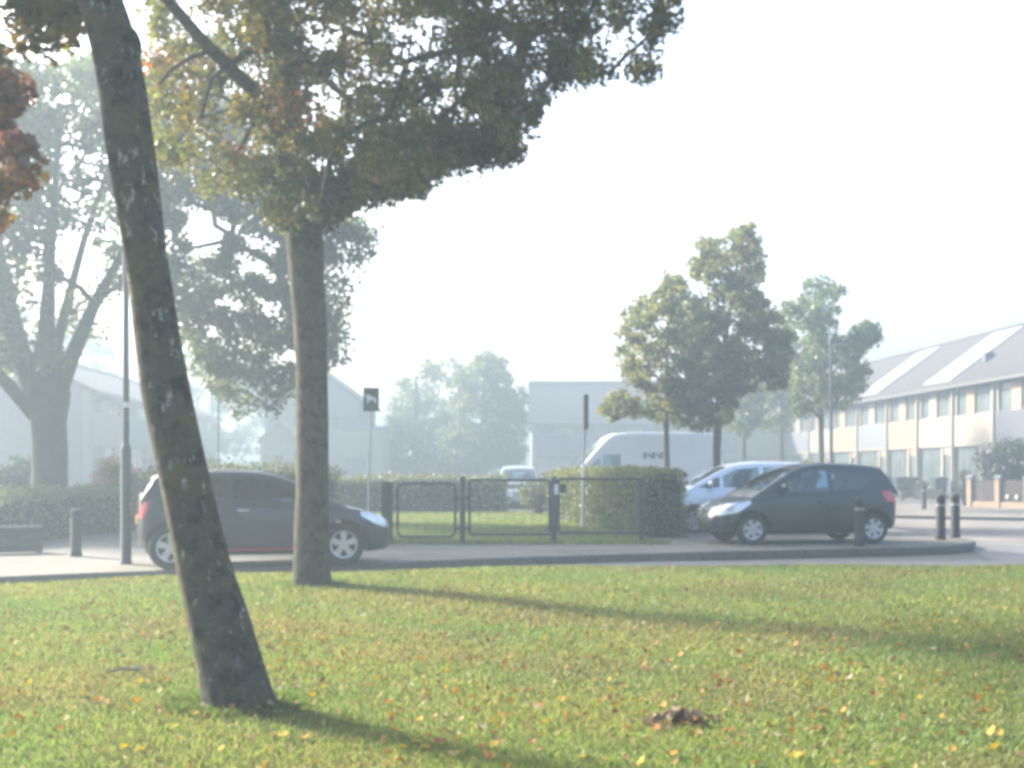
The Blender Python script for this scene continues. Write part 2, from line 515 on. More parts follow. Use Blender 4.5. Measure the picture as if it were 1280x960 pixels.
# ---------------------------------------------------------------- fallen leaves
LEAF_OUT = np.array([(0, -.5), (.14, -.3), (.5, -.22), (.33, .02), (.42, .28), (.16, .22), (0, .52), (-.16, .22), (-.42, .28), (-.33, .02), (-.5, -.22), (-.14, -.3)])
LEAF_S = np.array([(0, -.5), (.32, -.18), (.36, .12), (0, .55), (-.36, .12), (-.32, -.18)])
def leaf_mesh(name, out, size, curl, col):
    v = [(p[0] * size, p[1] * size, curl * size * (abs(p[0]) * 1.2 + p[1] ** 2) + random.uniform(0, .05) * size) for p in out]
    bm = bmesh.new()
    ctr = bm.verts.new((0, 0, 0))
    ring = [bm.verts.new(q) for q in v]
    for i in range(len(ring)): bm.faces.new((ctr, ring[i], ring[(i + 1) % len(ring)]))
    # stalk
    a, b, c = bm.verts.new((.012 * size, -.5 * size, .02 * size)), bm.verts.new((-.012 * size, -.5 * size, .02 * size)), bm.verts.new((.05 * size, -.95 * size, .10 * size))
    bm.faces.new((a, b, c))
    me = bpy.data.meshes.new(name); bm.to_mesh(me); bm.free()
    at = me.color_attributes.new('Col', 'FLOAT_COLOR', 'POINT')
    at.data.foreach_set('color', np.tile(np.array([*(q * .75 for q in col), 1], np.float32), len(me.vertices)))
    me.materials.append(M_litter)
    return me
KINDS = [('yellow', (.50, .37, .07), 'bright yellow maple leaf lying on the lawn', 'yellow leaves on the lawn'),
         ('orange', (.46, .25, .07), 'orange maple leaf lying on the lawn', 'orange leaves on the lawn'),
         ('red', (.34, .15, .07), 'reddish brown maple leaf lying on the lawn', 'reddish leaves on the lawn'),
         ('tan', (.46, .33, .17), 'dry tan leaf curled up on the lawn', 'tan leaves on the lawn'),
         ('pale', (.66, .60, .45), 'pale bleached leaf lying on the lawn', 'pale leaves on the lawn')]
leafm = []
for k, col, lab, grp in KINDS:
    leafm.append([leaf_mesh('fallen_leaf', LEAF_OUT, random.uniform(.075, .115), random.uniform(.15, .55), col) for _ in range(3)])
def litter_xy(n, near):
    if near:
        y = 5.1 + 5.2 * rng.uniform(0, 1, n) ** 1.1
        x = rng.uniform(-1, 1, n) * (.45 * y)
    else:
        y = 5.2 + 10 * rng.beta(1.7, 1.9, n)
        x = np.where(rng.uniform(0, 1, n) < .6, rng.normal(-1.4, 2.6, n), rng.uniform(-1, 1, n) * (.45 * y + 1.5))
    return x, y
x, y = litter_xy(300, True)
z = lawn_z(x, y)
kind_p = [.34, .30, .18, .15, .03]
for i in range(300):
    k = int(rng.choice(5, p=kind_p))
    o = bpy.data.objects.new('fallen_leaf', random.choice(leafm[k]))
    C.objects.link(o)
    o.location = (x[i], y[i], z[i] + rng.uniform(.02, .05))
    o.rotation_euler = (rng.normal(0, .45), rng.normal(0, .45), rng.uniform(0, 6.28))
    s = rng.uniform(.38, .72)
    o.scale = (s, s, s)
    tag(o, KINDS[k][2], 'leaf', KINDS[k][3])

def leaf_cloud(pos, size, cols, out=LEAF_S, flat=0., k=None):
    """leaves as polygons at pos; size (n,), cols (n,3); flat 0..1 pulls the normals upright"""
    n = len(pos)
    k = len(out)
    q = rng.normal(size=(n, 3)); q[:, 2] += flat * 3
    q /= np.linalg.norm(q, axis=1)[:, None]
    r = rng.normal(size=(n, 3))
    u = np.cross(q, r); u /= np.linalg.norm(u, axis=1)[:, None]
    w = np.cross(q, u)
    o = out[None, :, :]
    v = pos[:, None, :] + size[:, None, None] * (u[:, None, :] * o[:, :, 0:1] + w[:, None, :] * o[:, :, 1:2] + q[:, None, :] * (np.abs(o[:, :, 0:1]) * .35))
    c = np.repeat(np.c_[np.asarray(cols) * ALB, np.ones(n)], k, 0)
    return v.reshape(-1, 3), k, c

n = 6500
x, y = litter_xy(n, False)
ok = (y < y_edge(x) - .1)
x, y = x[ok], y[ok]
pos = np.stack([x, y, lawn_z(x, y) + rng.uniform(.012, .05, len(x))], 1)
pal = np.array([k[1] for k in KINDS])
cc = pal[rng.choice(5, len(x), p=[.30, .30, .16, .23, .01])] * rng.uniform(.6, 1.1, (len(x), 1))
v, k, c = leaf_cloud(pos, rng.uniform(.016, .046, len(x)), cc, LEAF_S, .5)
tag(link('leaf_litter', np_mesh('leaf_litter', v, k, c), M_litter), 'dry brown, orange and yellow leaf litter scattered thinly over the lawn', 'leaf litter', kind='stuff')
# clump of wet brown leaves, and a grey twig
def leaf_heap(cx, cy, rx, ry, n, cols, label):
    x, y = rng.normal(cx, rx, n), rng.normal(cy, ry, n)
    d = np.exp(-((x - cx) / rx / 1.5) ** 2 - ((y - cy) / ry / 1.5) ** 2)
    pos = np.stack([x, y, lawn_z(x, y) + .01 + .07 * d * rng.uniform(.2, 1, n)], 1)
    cc = np.array(cols)[rng.integers(0, len(cols), n)] * rng.uniform(.6, 1.2, (n, 1))
    v, k, c = leaf_cloud(pos, rng.uniform(.04, .09, n), cc, LEAF_S, .4)
    tag(link('leaf_clump', np_mesh('leaf_clump', v, k, c), M_litter), label, 'leaf clump', kind='stuff')
leaf_heap(GX(848, 6.4), 6.4, .10, .07, 110, [(.24, .18, .12), (.30, .22, .14), (.46, .36, .24), (.16, .12, .08)], 'dark brown clump of dead leaves on the open lawn at the front')
M_tw = mat('dry_twig', (.36, .32, .26), .9)
tw = empty('fallen_twig', (GX(165, 7.9), 7.9, float(lawn_z(-2.5, 7.9)) + .02), R(8), 'grey fallen twig on the grass beside the leaning tree', 'twig')
MB().tube([(-.16, 0, .012), (-.06, .01, .03), (.05, -.01, .02), (.15, .02, .03)], [.008, .009, .008, .004], 7).build('stem', M_tw, tw, 40)
MB().tube([(.0, 0, .025), (.05, .04, .04), (.08, .07, .035)], [.007, .006, .003], 6).build('side_twig', M_tw, tw, 40)

# ---------------------------------------------------------------- trees
def project(p):
    return 640 + FPX * p[:, 0] / p[:, 1], HZ - FPX * (p[:, 2] - CZ) / p[:, 1]

def sample_poly(poly, n):
    P = np.array(poly, float)
    lo, hi = P.min(0), P.max(0)
    out = np.zeros((0, 2))
    while len(out) < n:
        q = rng.uniform(lo, hi, (n * 3, 2))
        out = np.r_[out, q[inside(poly, q[:, 0], q[:, 1])]]
    return out[:n]

def crown_clumps(poly, n, Y, depth, weight=None):
    """clump centres filling a crown outline seen at distance Y, with real depth"""
    q = sample_poly(poly, n * 3 if weight else n)
    if weight:
        q = q[rng.uniform(0, 1, len(q)) < weight(q[:, 0], q[:, 1])][:n]
    P = np.array(poly, float); c = P.mean(0)
    # the crown is deepest near its axis
    r = np.abs(q[:, 0] - c[0]) / (np.ptp(P[:, 0]) / 2)
    d = depth * np.sqrt(np.clip(1 - np.clip(r, 0, .97) ** 2, .05, 1)) * rng.uniform(-1, 1, len(q))
    y = Y + d
    return np.stack([(q[:, 0] - 640) / FPX * y, y, CZ + (HZ - q[:, 1]) / FPX * y], 1)

def grow(starts, clumps, r_tip, pipe=.5):
    """skeleton from start nodes [(pos, r)] to every clump; returns edges (p0, p1, r0, r1)"""
    pos = [np.array(s[0], float) for s in starts]; par = [-1] * len(pos); fixed = [s[1] for s in starts]
    ax = np.array([p for p in pos])
    order = np.argsort([np.min(np.linalg.norm(ax - c, axis=1)) for c in clumps])
    for i in order:
        c = clumps[i]
        P = np.array(pos)
        d = c - P
        L = np.linalg.norm(d, axis=1)
        cost = L + np.maximum(0, P[:, 2] - c[2]) * .8
        j = int(np.argmin(cost))
        mid = P[j] * .5 + c * .5 + rng.normal(0, .06, 3) * L[j] + np.array([0, 0, .10 * L[j]])
        pos.append(mid); par.append(j); pos.append(c); par.append(len(pos) - 2)
    cnt = np.ones(len(pos))
    for i in range(len(pos) - 1, -1, -1):
        if par[i] >= 0: cnt[par[i]] += cnt[i]
    out = []
    for i in range(len(starts), len(pos)):
        j = par[i]
        r1 = r_tip * cnt[i] ** pipe
        r0 = r_tip * cnt[j] ** pipe if j >= len(starts) else min(r1 * 1.25, fixed[j] if fixed[j] else 9)
        out.append((pos[j], pos[i], min(r0, r1 * 1.5), r1))
    return out

def foliage(name, clumps, rad, per, size, colf, parent, m=M_leaf, keep=None, out=LEAF_S, flat=.2, squash=.75):
    n = len(clumps)
    idx = np.repeat(np.arange(n), per)
    d = rng.normal(size=(len(idx), 3)); d /= np.linalg.norm(d, axis=1)[:, None]
    rr = (np.asarray(rad) * np.ones(n))[idx] * rng.uniform(0, 1, len(idx)) ** .45
    d[:, 2] *= squash
    pos = clumps[idx] + d * rr[:, None]
    if keep is not None:
        k = keep(pos, idx)
        pos, idx = pos[k], idx[k]
    cols = colf(clumps)[idx] * rng.uniform(.7, 1.3, (len(idx), 1))
    cols *= 1 + rng.normal(0, .10, (len(idx), 3))
    v, k, c = leaf_cloud(pos, size * rng.uniform(.6, 1.25, len(pos)), np.clip(cols, .005, .9), out, flat)
    inv = np.array(parent.location)
    o = link(name, np_mesh(name, v - inv, k, c), m, parent)
    return o

def branches(name, edges, parent, m, n=6, bend=.0):
    mb = MB()
    base = np.array(parent.location)
    for a, b, r0, r1 in edges:
        mb.tube([Vector(a - base), Vector(b - base)], [r0, r1], n, caps=False)
    o = mb.build(name, m, parent, 0)
    o['kind'] = 'stuff'                       # twigs too fine to pick apart
    return o

def in_frame_keep(poly, jit=6, holes=()):
    def f(p, idx):
        px, py = project(p)
        m = int(idx.max()) + 1
        jx, jy = rng.normal(0, jit * 1.6, m), rng.normal(0, jit * 1.6, m)      # each clump sticks out or falls short on its own
        px = px + rng.normal(0, jit * .5, len(px)) + jx[idx]; py = py + rng.normal(0, jit * .5, len(px)) + jy[idx]
        k = inside(poly, px, py)
        for h in holes:
            k &= ~inside(h, px, py)
        return k
    return f

def wobble(seed, amp, flare=None):
    rs = np.random.default_rng(seed)
    ph = rs.uniform(0, 6.28, 12)
    def f(p, d):
        a = math.atan2(d.y, d.x)
        w = 1 + amp * (math.sin(3 * a + p.z * 1.3 + ph[0]) + .7 * math.sin(5 * a - p.z * 2.1 + ph[1]) + .5 * math.sin(9 * a + p.z * 4 + ph[2]) + .8 * math.sin(p.z * 5.1 + 2 * a + ph[3]))
        if flare:
            z0, h, k = flare
            t = max(0, 1 - (p.z - z0) / h)
            w += k * t ** 2.2 * (1 + .45 * math.sin(4 * a + ph[4]) + .3 * math.sin(7 * a + ph[5]))
        return w
    return f

def dense(path, n):
    P = np.array(path, float)
    t = np.linspace(0, len(P) - 1, n)
    k = np.arange(len(P))
    return [[float(pchip(list(zip(k, P[:, c])), tt)) for c in range(P.shape[1])] for tt in t]

# --- leaning maple close to the camera
Y1 = 6.8
b1 = Vector((GX(297, Y1), Y1, float(lawn_z(-1.55, Y1)) - .05))
tr1 = empty('maple_tree', b1, 0, 'leaning maple with patchy lichened trunk standing nearest on the lawn', 'tree')
e1 = [(302, 905, 44), (298, 882, 42), (284, 820, 39), (268, 760, 36), (257, 720, 33.5), (244, 660, 32), (231, 600, 31), (218, 540, 30.3), (206, 480, 29.5), (197, 420, 27.5), (189, 360, 26.5), (180, 300, 26.8), (171, 240, 28), (162, 180, 29), (154, 120, 29), (143, 60, 29), (125, 0, 27.5), (100, -80, 26), (78, -160, 25), (58, -240, 23), (40, -330, 19), (20, -430, 14), (0, -560, 8)]
path = dense([(*(W(px, py, Y1 + max(0, -py) * .0012) - b1), r * Y1 / FPX) for px, py, r in e1], 90)
mb = MB()
mb.tube([p[:3] for p in path], [p[3] for p in path], 28, wob=wobble(3, .018, (.0, .45, .10)))
trunk1 = mb.build('trunk', M_bark, tr1, 0)
# knot swelling and an old branch scar
k1 = W(157, 60, Y1 - .02) - b1
MB().ball(k1, (.092, .09, .13), 16, 12).build('knot', M_bark, tr1, 0)
k2 = W(149, 93, Y1 - .118) - b1
sc = MB().lathe([(.085, 0), (.078, .022), (.05, .03), (.03, .012), (.012, -.02)], 18, 'y')
sc.v = [(v[0] * .9 + k2.x, -v[1] + k2.y, v[2] + k2.z) for v in sc.v]
scar = sc.build('branch_scar', M_bark, tr1, 0)
MB().ball(k2 + Vector((0, -.012, 0)), (.022, .012, .035), 10, 6).build('hollow', mat('hollow_dark', (.02, .017, .013), .9), scar, 0)
polyA = [(-60, -90), (102, -90), (104, 30), (92, 78), (70, 88), (40, 62), (25, 92), (-60, 110)]
polyB = [(-70, 85), (28, 92), (44, 120), (40, 165), (58, 215), (52, 238), (18, 232), (12, 285), (-6, 290), (-70, 300)]
polyC = [(-520, -250), (-420, -60), (-60, -70), (110, -60), (300, -140), (560, -280), (620, -600), (400, -900), (0, -1000), (-400, -850), (-560, -550)]
clA = crown_clumps(polyA, 26, Y1 + .5, .5)
clB = crown_clumps(polyB, 18, Y1 + .2, .4)
clC = crown_clumps(polyC, 210, Y1 + .9, 2.6)
cl1 = np.r_[clA, clB, clC]
cutA = (clA.shape[0], clA.shape[0] + clB.shape[0])
def col1(c):
    n = len(c)
    out = np.tile(np.array([.16, .165, .04]), (n, 1)) * rng.uniform(.8, 1.2, (n, 1))
    i = np.arange(n)
    red = (i >= cutA[0]) & (i < cutA[1])
    out[red] = np.array([.25, .125, .08])
    out[red & (c[:, 2] < 3.25)] = np.array([.33, .20, .07])
    yel = rng.uniform(0, 1, n) < .2
    out[yel & ~red] = np.array([.20, .15, .03])
    return out
def keep1(p, idx):
    px, py = project(p)
    j = rng.normal(0, 5, len(px))
    # only the two hanging sprays come down into view
    return (py < -25) | inside(polyA, px + j, py + j) | inside(polyB, px + j, py - j)
foliage('crown', cl1, np.r_[np.full(len(clA), .17), np.full(len(clB), .16), np.full(len(clC), .45)], 130, .065, col1, tr1, keep=keep1, out=LEAF_OUT)
st = [(np.array(b1) + np.array(p[:3]), p[3] * .5) for p in path if p[2] > 3.9][::3]
st += [(np.array(W(-150, -60, Y1 + .2)), .05), (np.array(W(-90, 70, Y1 + .2)), .03)]
ed = grow(st, cl1, .0045)
def toedge(a, b, r0, r1): return (np.array(a), np.array(b), r0, r1)
ed += [toedge(W(55, -230, Y1 + .2), W(-150, -60, Y1 + .2), .07, .05), toedge(W(-150, -60, Y1 + .2), W(-90, 70, Y1 + .2), .05, .03)]
branches('branches', ed, tr1, M_bark)

# --- upright maple behind it
Y2 = 13.1
b2 = Vector((GX(390, Y2), Y2, float(lawn_z(-2.18, Y2)) - .05))
tr2 = empty('maple_tree', b2, 0, 'upright maple with straight trunk and spreading green and rust crown before the dark car', 'tree')
e2 = [(390, 745, 25), (390, 733, 24.5), (389, 705, 22.5), (389, 660, 21.5), (390, 600, 20.5), (390, 520, 20), (389, 440, 19.8), (387, 390, 20.5), (383, 340, 22), (381, 300, 23.5), (378, 275, 22), (372, 220, 17), (364, 150, 14.5), (356, 80, 14), (349, 15, 13), (340, -80, 12), (335, -180, 10), (345, -290, 8), (355, -400, 5)]
path2 = dense([(*(W(px, py, Y2) - b2), r * Y2 / FPX) for px, py, r in e2], 80)
MB().tube([p[:3] for p in path2], [p[3] for p in path2], 24, wob=wobble(9, .016, (.0, .35, .12))).build('trunk', M_bark2, tr2, 0)
# sky gaps in the crown outline
poly2 = [(175, -260), (165, -60), (172, 60), (184, 150), (190, 232), (235, 268), (262, 238), (300, 258), (340, 285), (400, 282), (435, 268), (480, 250), (540, 246), (570, 212), (612, 220), (656, 192), (670, 150), (690, 104), (760, 110), (806, 98), (850, 46), (876, -4), (890, -90), (790, -230), (550, -330), (300, -330)]
holes2_all = [[(474, 8), (500, 5), (525, 60), (545, 78), (560, 95), (582, 135), (620, 158), (612, 166), (585, 148), (545, 115), (520, 82), (492, 70)], [(530, 10), (552, 8), (555, 40), (538, 38)], [(640, 55), (662, 45), (692, 70), (686, 82), (655, 72)],
          [(215, 28), (262, 12), (270, 38), (255, 50), (225, 52)], [(196, 28), (212, 24), (240, 62), (225, 72), (200, 60)], [(775, 32), (815, 25), (812, 45), (795, 70), (780, 55)], [(655, 92), (680, 88), (690, 112), (664, 122)], [(268, 24), (284, 30), (296, 66), (280, 58)]]
holes2 = [h for h in holes2_all if min(q[0] for q in h) > 400]
wt = lambda px, py: np.where(px < 335, np.where(py > 60, .75, .75), 1.0)
cl2a = crown_clumps(poly2, 620, Y2, 2.6, wt)
lit = crown_clumps([(335, 230), (352, 160), (400, 170), (440, 250), (410, 285), (360, 300), (342, 270)], 24, Y2 - .4, .3)
skirt = crown_clumps([(440, 190), (640, 130), (650, 190), (560, 215), (480, 245), (420, 255)], 70, Y2, 1.3)
cl2 = np.r_[cl2a, lit, skirt]
def col2(c):
    n = len(c)
    px, py = project(c)
    out = np.tile(np.array([.135, .137, .04]), (n, 1)) * rng.uniform(.75, 1.25, (n, 1))
    r = np.hypot((px - 395) / 75, (py - 95) / 70)
    rust = rng.uniform(0, 1, n) < np.clip(1.25 - r, 0, .6)
    out[rust] = np.array([.21, .115, .03])
    gold = (~rust) & (rng.uniform(0, 1, n) < np.where((px > 330) & (px < 720) & (py < 70), .5, .1))
    out[gold] = np.array([.16, .135, .025])
    lg = (px < 330) | ((py > 150) & (px < 420))
    out[lg & (rng.uniform(0, 1, n) < .3)] = np.array([.15, .16, .035])
    out[(px < 330) & (rng.uniform(0, 1, n) < .12)] = np.array([.22, .11, .03])
    return out
foliage('crown', cl2, np.r_[rng.uniform(.15, .42, len(cl2a)), np.full(len(lit), .2), np.full(len(skirt), .28)], 165, .062, col2, tr2, keep=in_frame_keep(poly2, 7, holes2), out=LEAF_OUT)
st = [(np.array(b2) + np.array(p[:3]), p[3] * .5) for p in path2 if p[2] > 4.3][::3]
limb = [W(364, 190, Y2), W(324, 120, Y2 - .9), W(285, 82, Y2 - 1.6), W(258, 56, Y2 - 2.0), W(205, -5, Y2 - 2.2), W(160, -70, Y2 - 2.3)]
lr = [.07, .068, .066, .058, .055, .045]
st += [(np.array(p), r * .6) for p, r in zip(limb[2:], lr[2:])]
ed = grow(st, cl2, .0042)
branches('branches', ed, tr2, M_bark2)
lb = MB()
lb.tube([p - b2 for p in limb], lr, 10, wob=wobble(5, .02))
lb.tube([W(266, 63, Y2 - 1.9) - b2, W(240, 71, Y2 - 2.1) - b2, W(215, 86, Y2 - 2.2) - b2, W(198, 106, Y2 - 2.2) - b2], [.026, .022, .018, .012], 7)
lb.build('limb', M_bark2, tr2, 0)

# --- large old tree, hazy, beyond the hedge
def far_tree(name, label, group, base, trunk, poly, Y, depth, n, rad, per, size, cols, bark=None, jit=4, holes=(), tip=.008, weight=None, z0=None, extra=(), nside=12, out=LEAF_S):
    b = Vector(base)
    t = empty(name, b, 0, label, 'tree', group)
    path = dense([(*(W(px, py, Y) - b), r) for px, py, r in trunk], 26)
    path[0][2] = 0.0 - .03
    MB().tube([p[:3] for p in path], [p[3] for p in path], nside, wob=wobble(len(label), .025)).build('trunk', bark or M_barkf, t, 0)
    cl = crown_clumps(poly, n, Y, depth, weight)
    pal = np.array(cols)
    foliage('crown', cl, rng.uniform(rad * .7, rad * 1.3, len(cl)), per, size, lambda c: pal[rng.integers(0, len(pal), len(c))], t, keep=in_frame_keep(poly, jit, holes), out=out)
    st = [(np.array(b) + np.array(p[:3]), p[3] * .7) for p in path[10:]][::2]
    ex = []
    for limbpts in extra:
        pts = [np.array(W(px, py, Y + dy)) for px, py, dy, r in limbpts]
        rr = [q[3] for q in limbpts]
        for i in range(len(pts) - 1): ex.append((pts[i], pts[i + 1], rr[i], rr[i + 1]))
        st += [(p, r * .7) for p, r in zip(pts[1:], rr[1:])]
    branches('branches', ex + grow(st, cl, tip), t, bark or M_barkf, 6)
    return t
GREENS = [(.125, .17, .05), (.14, .185, .06), (.105, .15, .05), (.18, .20, .065), (.13, .175, .05)]
YA = 30
far_tree('old_tree', 'big old tree with thick trunk and fanning limbs behind the low hedge', None, (GX(63, YA), YA, .1),
         [(63, 650, .52), (63, 600, .44), (62, 560, .42), (60, 520, .44), (60, 490, .52), (58, 460, .40), (58, 420, .22), (60, 380, .18), (62, 330, .14), (66, 280, .11), (70, 220, .08), (76, 150, .05)],
         [(-330, 200), (-250, 40), (-120, -40), (0, 60), (60, 85), (120, 70), (185, 90), (215, 170), (205, 260), (178, 330), (150, 400), (120, 440), (70, 452), (10, 478), (-150, 500), (-300, 430)],
         YA, 4.0, 560, .6, 115, .16, GREENS, tip=.011, jit=8, nside=18,
         weight=lambda px, py: np.where(px > 20, np.where((px > 50) & (px < 150) & (py > 200) & (py < 430), .5, .85), 1.0),
         holes=[[(70, 300), (110, 280), (118, 340), (78, 410), (66, 380)], [(125, 360), (150, 330), (155, 385), (128, 420)], [(60, 160), (100, 140), (110, 200), (70, 220)], [(42, 300), (52, 300), (52, 400), (44, 400)], [(110, 180), (135, 160), (138, 230), (112, 250)]],
         extra=[[(48, 500, 0, .30), (25, 440, .4, .26), (5, 360, .8, .22), (-10, 270, 1.2, .16), (-20, 180, 1.5, .1)], [(70, 495, 0, .26), (88, 450, -.3, .2), (118, 380, -.8, .15), (150, 322, -1.2, .1), (178, 260, -1.5, .06)], [(100, 420, -.5, .1), (128, 372, -.2, .07), (160, 345, .3, .05)], [(62, 470, 0, .2), (78, 400, 1, .14), (105, 300, 1.6, .10), (135, 210, 2, .06)], [(45, 520, 0, .2), (0, 470, -1, .16), (-70, 420, -2, .12), (-150, 330, -2.5, .08)]])
YB = 32
far_tree('street_tree', 'hazy drooping tree whose trunk hides behind the upright maple', None, (GX(388, YB), YB, .1),
         [(388, 655, .3), (388, 600, .26), (388, 520, .24), (387, 450, .21), (384, 400, .17), (378, 350, .13), (372, 310, .08)],
         [(195, 330), (180, 240), (175, 120), (210, 50), (290, 40), (330, 120), (345, 220), (380, 245), (430, 262), (476, 285), (468, 312), (442, 345), (452, 368), (432, 402), (444, 440), (418, 470), (380, 462), (352, 520), (318, 505), (292, 528), (262, 490), (232, 466), (214, 410), (200, 370)],
         YB, 2.4, 400, .45, 95, .14, GREENS + [(.15, .17, .05)], jit=6,
         holes=[[(415, 300), (432, 295), (430, 340), (414, 350)], [(225, 275), (262, 262), (285, 275), (280, 308), (240, 312)], [(412, 370), (426, 370), (424, 410), (412, 412)], [(300, 355), (318, 350), (322, 372), (306, 380)], [(412, 345), (440, 330), (445, 345), (425, 360)]],
         extra=[[(384, 400, 0, .13), (340, 330, -.4, .10), (290, 300, -.8, .07), (240, 310, -1, .05), (210, 340, -1, .03)], [(386, 430, 0, .12), (350, 370, .5, .09), (300, 350, .9, .06), (260, 380, 1.2, .04)], [(380, 360, 0, .1), (410, 300, .2, .07), (450, 285, .4, .04)]])
# --- trees by the parking bays
TG = [(.20, .22, .06), (.23, .24, .065), (.27, .255, .075), (.18, .205, .06), (.21, .235, .065)]
far_tree('street_tree', 'thin tree with loose rounded crown in front of the white van', 'small trees by the parked van', (GX(834, 34), 34, .1),
         [(834, 655, .10), (834, 600, .085), (833, 540, .075), (833, 470, .06), (836, 400, .04), (838, 350, .02)],
         [(746, 516), (764, 492), (774, 458), (768, 440), (775, 409), (794, 370), (823, 360), (826, 336), (851, 340), (857, 360), (872, 372), (880, 400), (884, 450), (886, 500), (868, 532), (850, 531), (819, 530), (791, 521), (759, 523)],
         34, 1.6, 170, .30, 75, .12, TG, jit=3)
far_tree('street_tree', 'taller tree with dense pointed crown at the tail of the white van', 'small trees by the parked van', (GX(895, 33.5), 33.5, .1),
         [(895, 655, .14), (895, 600, .12), (897, 540, .11), (902, 470, .09), (910, 400, .06), (922, 330, .04), (936, 290, .015)],
         [(856, 328), (869, 303), (890, 301), (918, 290), (928, 282), (940, 278), (943, 296), (954, 327), (964, 343), (947, 357), (950, 372), (966, 382), (985, 408), (994, 420), (984, 430), (995, 456), (984, 472), (987, 486), (950, 488), (930, 496), (914, 522), (896, 542), (874, 540), (856, 530), (850, 490), (860, 440), (868, 380), (886, 356), (862, 345)],
         33.5, 1.8, 290, .28, 75, .12, [(c[0] * .88, c[1] * .92, c[2]) for c in TG], jit=3)
far_tree('street_tree', 'hazy tree with ragged top standing before the row of houses', None, (GX(1027, 46), 46, .07),
         [(1027, 634, .12), (1027, 580, .11), (1026, 520, .10), (1026, 450, .07), (1028, 390, .03)],
         [(966, 378), (1000, 379), (1003, 350), (1021, 345), (1056, 355), (1060, 370), (1050, 381), (1062, 402), (1052, 424), (1078, 408), (1096, 399), (1104, 424), (1072, 452), (1089, 462), (1085, 488), (1074, 506), (1049, 516), (1025, 512), (1004, 524), (990, 518), (982, 480), (990, 430), (975, 400)],
         46, 2.0, 150, .40, 75, .16, GREENS, jit=3)
far_tree('street_tree', 'faint pale tree with thin trunk between the van and the hazy ragged tree', 'pale trees far along the street', (GX(930, 58), 58, .07),
         [(930, 622, .12), (930, 580, .10), (930, 540, .09), (931, 500, .06)],
         [(898, 540), (905, 520), (916, 490), (932, 478), (952, 490), (958, 520), (950, 538), (930, 544)], 58, 1.4, 40, .45, 60, .2, GREENS, jit=3)
far_tree('street_tree', 'faint pale tree nearest the hazy ragged tree, far down the street', 'pale trees far along the street', (GX(977, 62), 62, .07),
         [(977, 620, .13), (977, 580, .11), (977, 530, .09), (977, 470, .06)],
         [(946, 540), (952, 490), (958, 440), (972, 400), (990, 405), (1000, 450), (1006, 500), (1000, 535), (975, 542)], 62, 1.8, 60, .55, 60, .22, GREENS, jit=3)
# --- two dim trees at the end of the green
far_tree('tall_tree', 'dim broad tree far behind the fence, its top ragged', 'dim trees at the end of the green', (GX(520, 84), 84, 0),
         [(520, 620, .3), (520, 560, .28), (520, 500, .18), (520, 465, .06)],
         [(470, 600), (478, 540), (490, 500), (512, 460), (535, 448), (552, 452), (570, 448), (585, 470), (592, 530), (590, 600)], 84, 3.0, 120, .9, 80, .3, GREENS, jit=4)
far_tree('tall_tree', 'dim pointed tree far behind the fence, beside the grey-roofed houses', 'dim trees at the end of the green', (GX(606, 78), 78, 0),
         [(606, 620, .3), (606, 560, .26), (605, 500, .16), (604, 450, .06)],
         [(552, 600), (550, 540), (566, 500), (578, 460), (590, 446), (603, 432), (618, 446), (632, 460), (640, 475), (654, 480), (660, 520), (658, 600)], 78, 3.0, 150, .8, 85, .28, GREENS, jit=4)

far_tree('tall_tree', 'dim wide tree far behind the smoky row, left of the lamp post', 'dim trees behind the smoky row', (GX(30, 100), 100, 0),
         [(30, 612, .3), (30, 560, .28), (30, 500, .2), (30, 440, .08)],
         [(-90, 560), (-110, 470), (-70, 400), (-10, 368), (50, 372), (100, 395), (140, 430), (165, 480), (150, 560)], 100, 3.5, 130, 1.1, 80, .36, GREENS, jit=4)
far_tree('tall_tree', 'dim tree far behind the smoky row, seen under the drooping tree', 'dim trees behind the smoky row', (GX(265, 104), 104, 0),
         [(265, 610, .3), (265, 560, .26), (265, 500, .2), (265, 455, .08)],
         [(170, 570), (180, 500), (215, 440), (262, 425), (310, 440), (345, 490), (350, 570)], 104, 3.5, 110, 1.1, 80, .36, GREENS, jit=4)
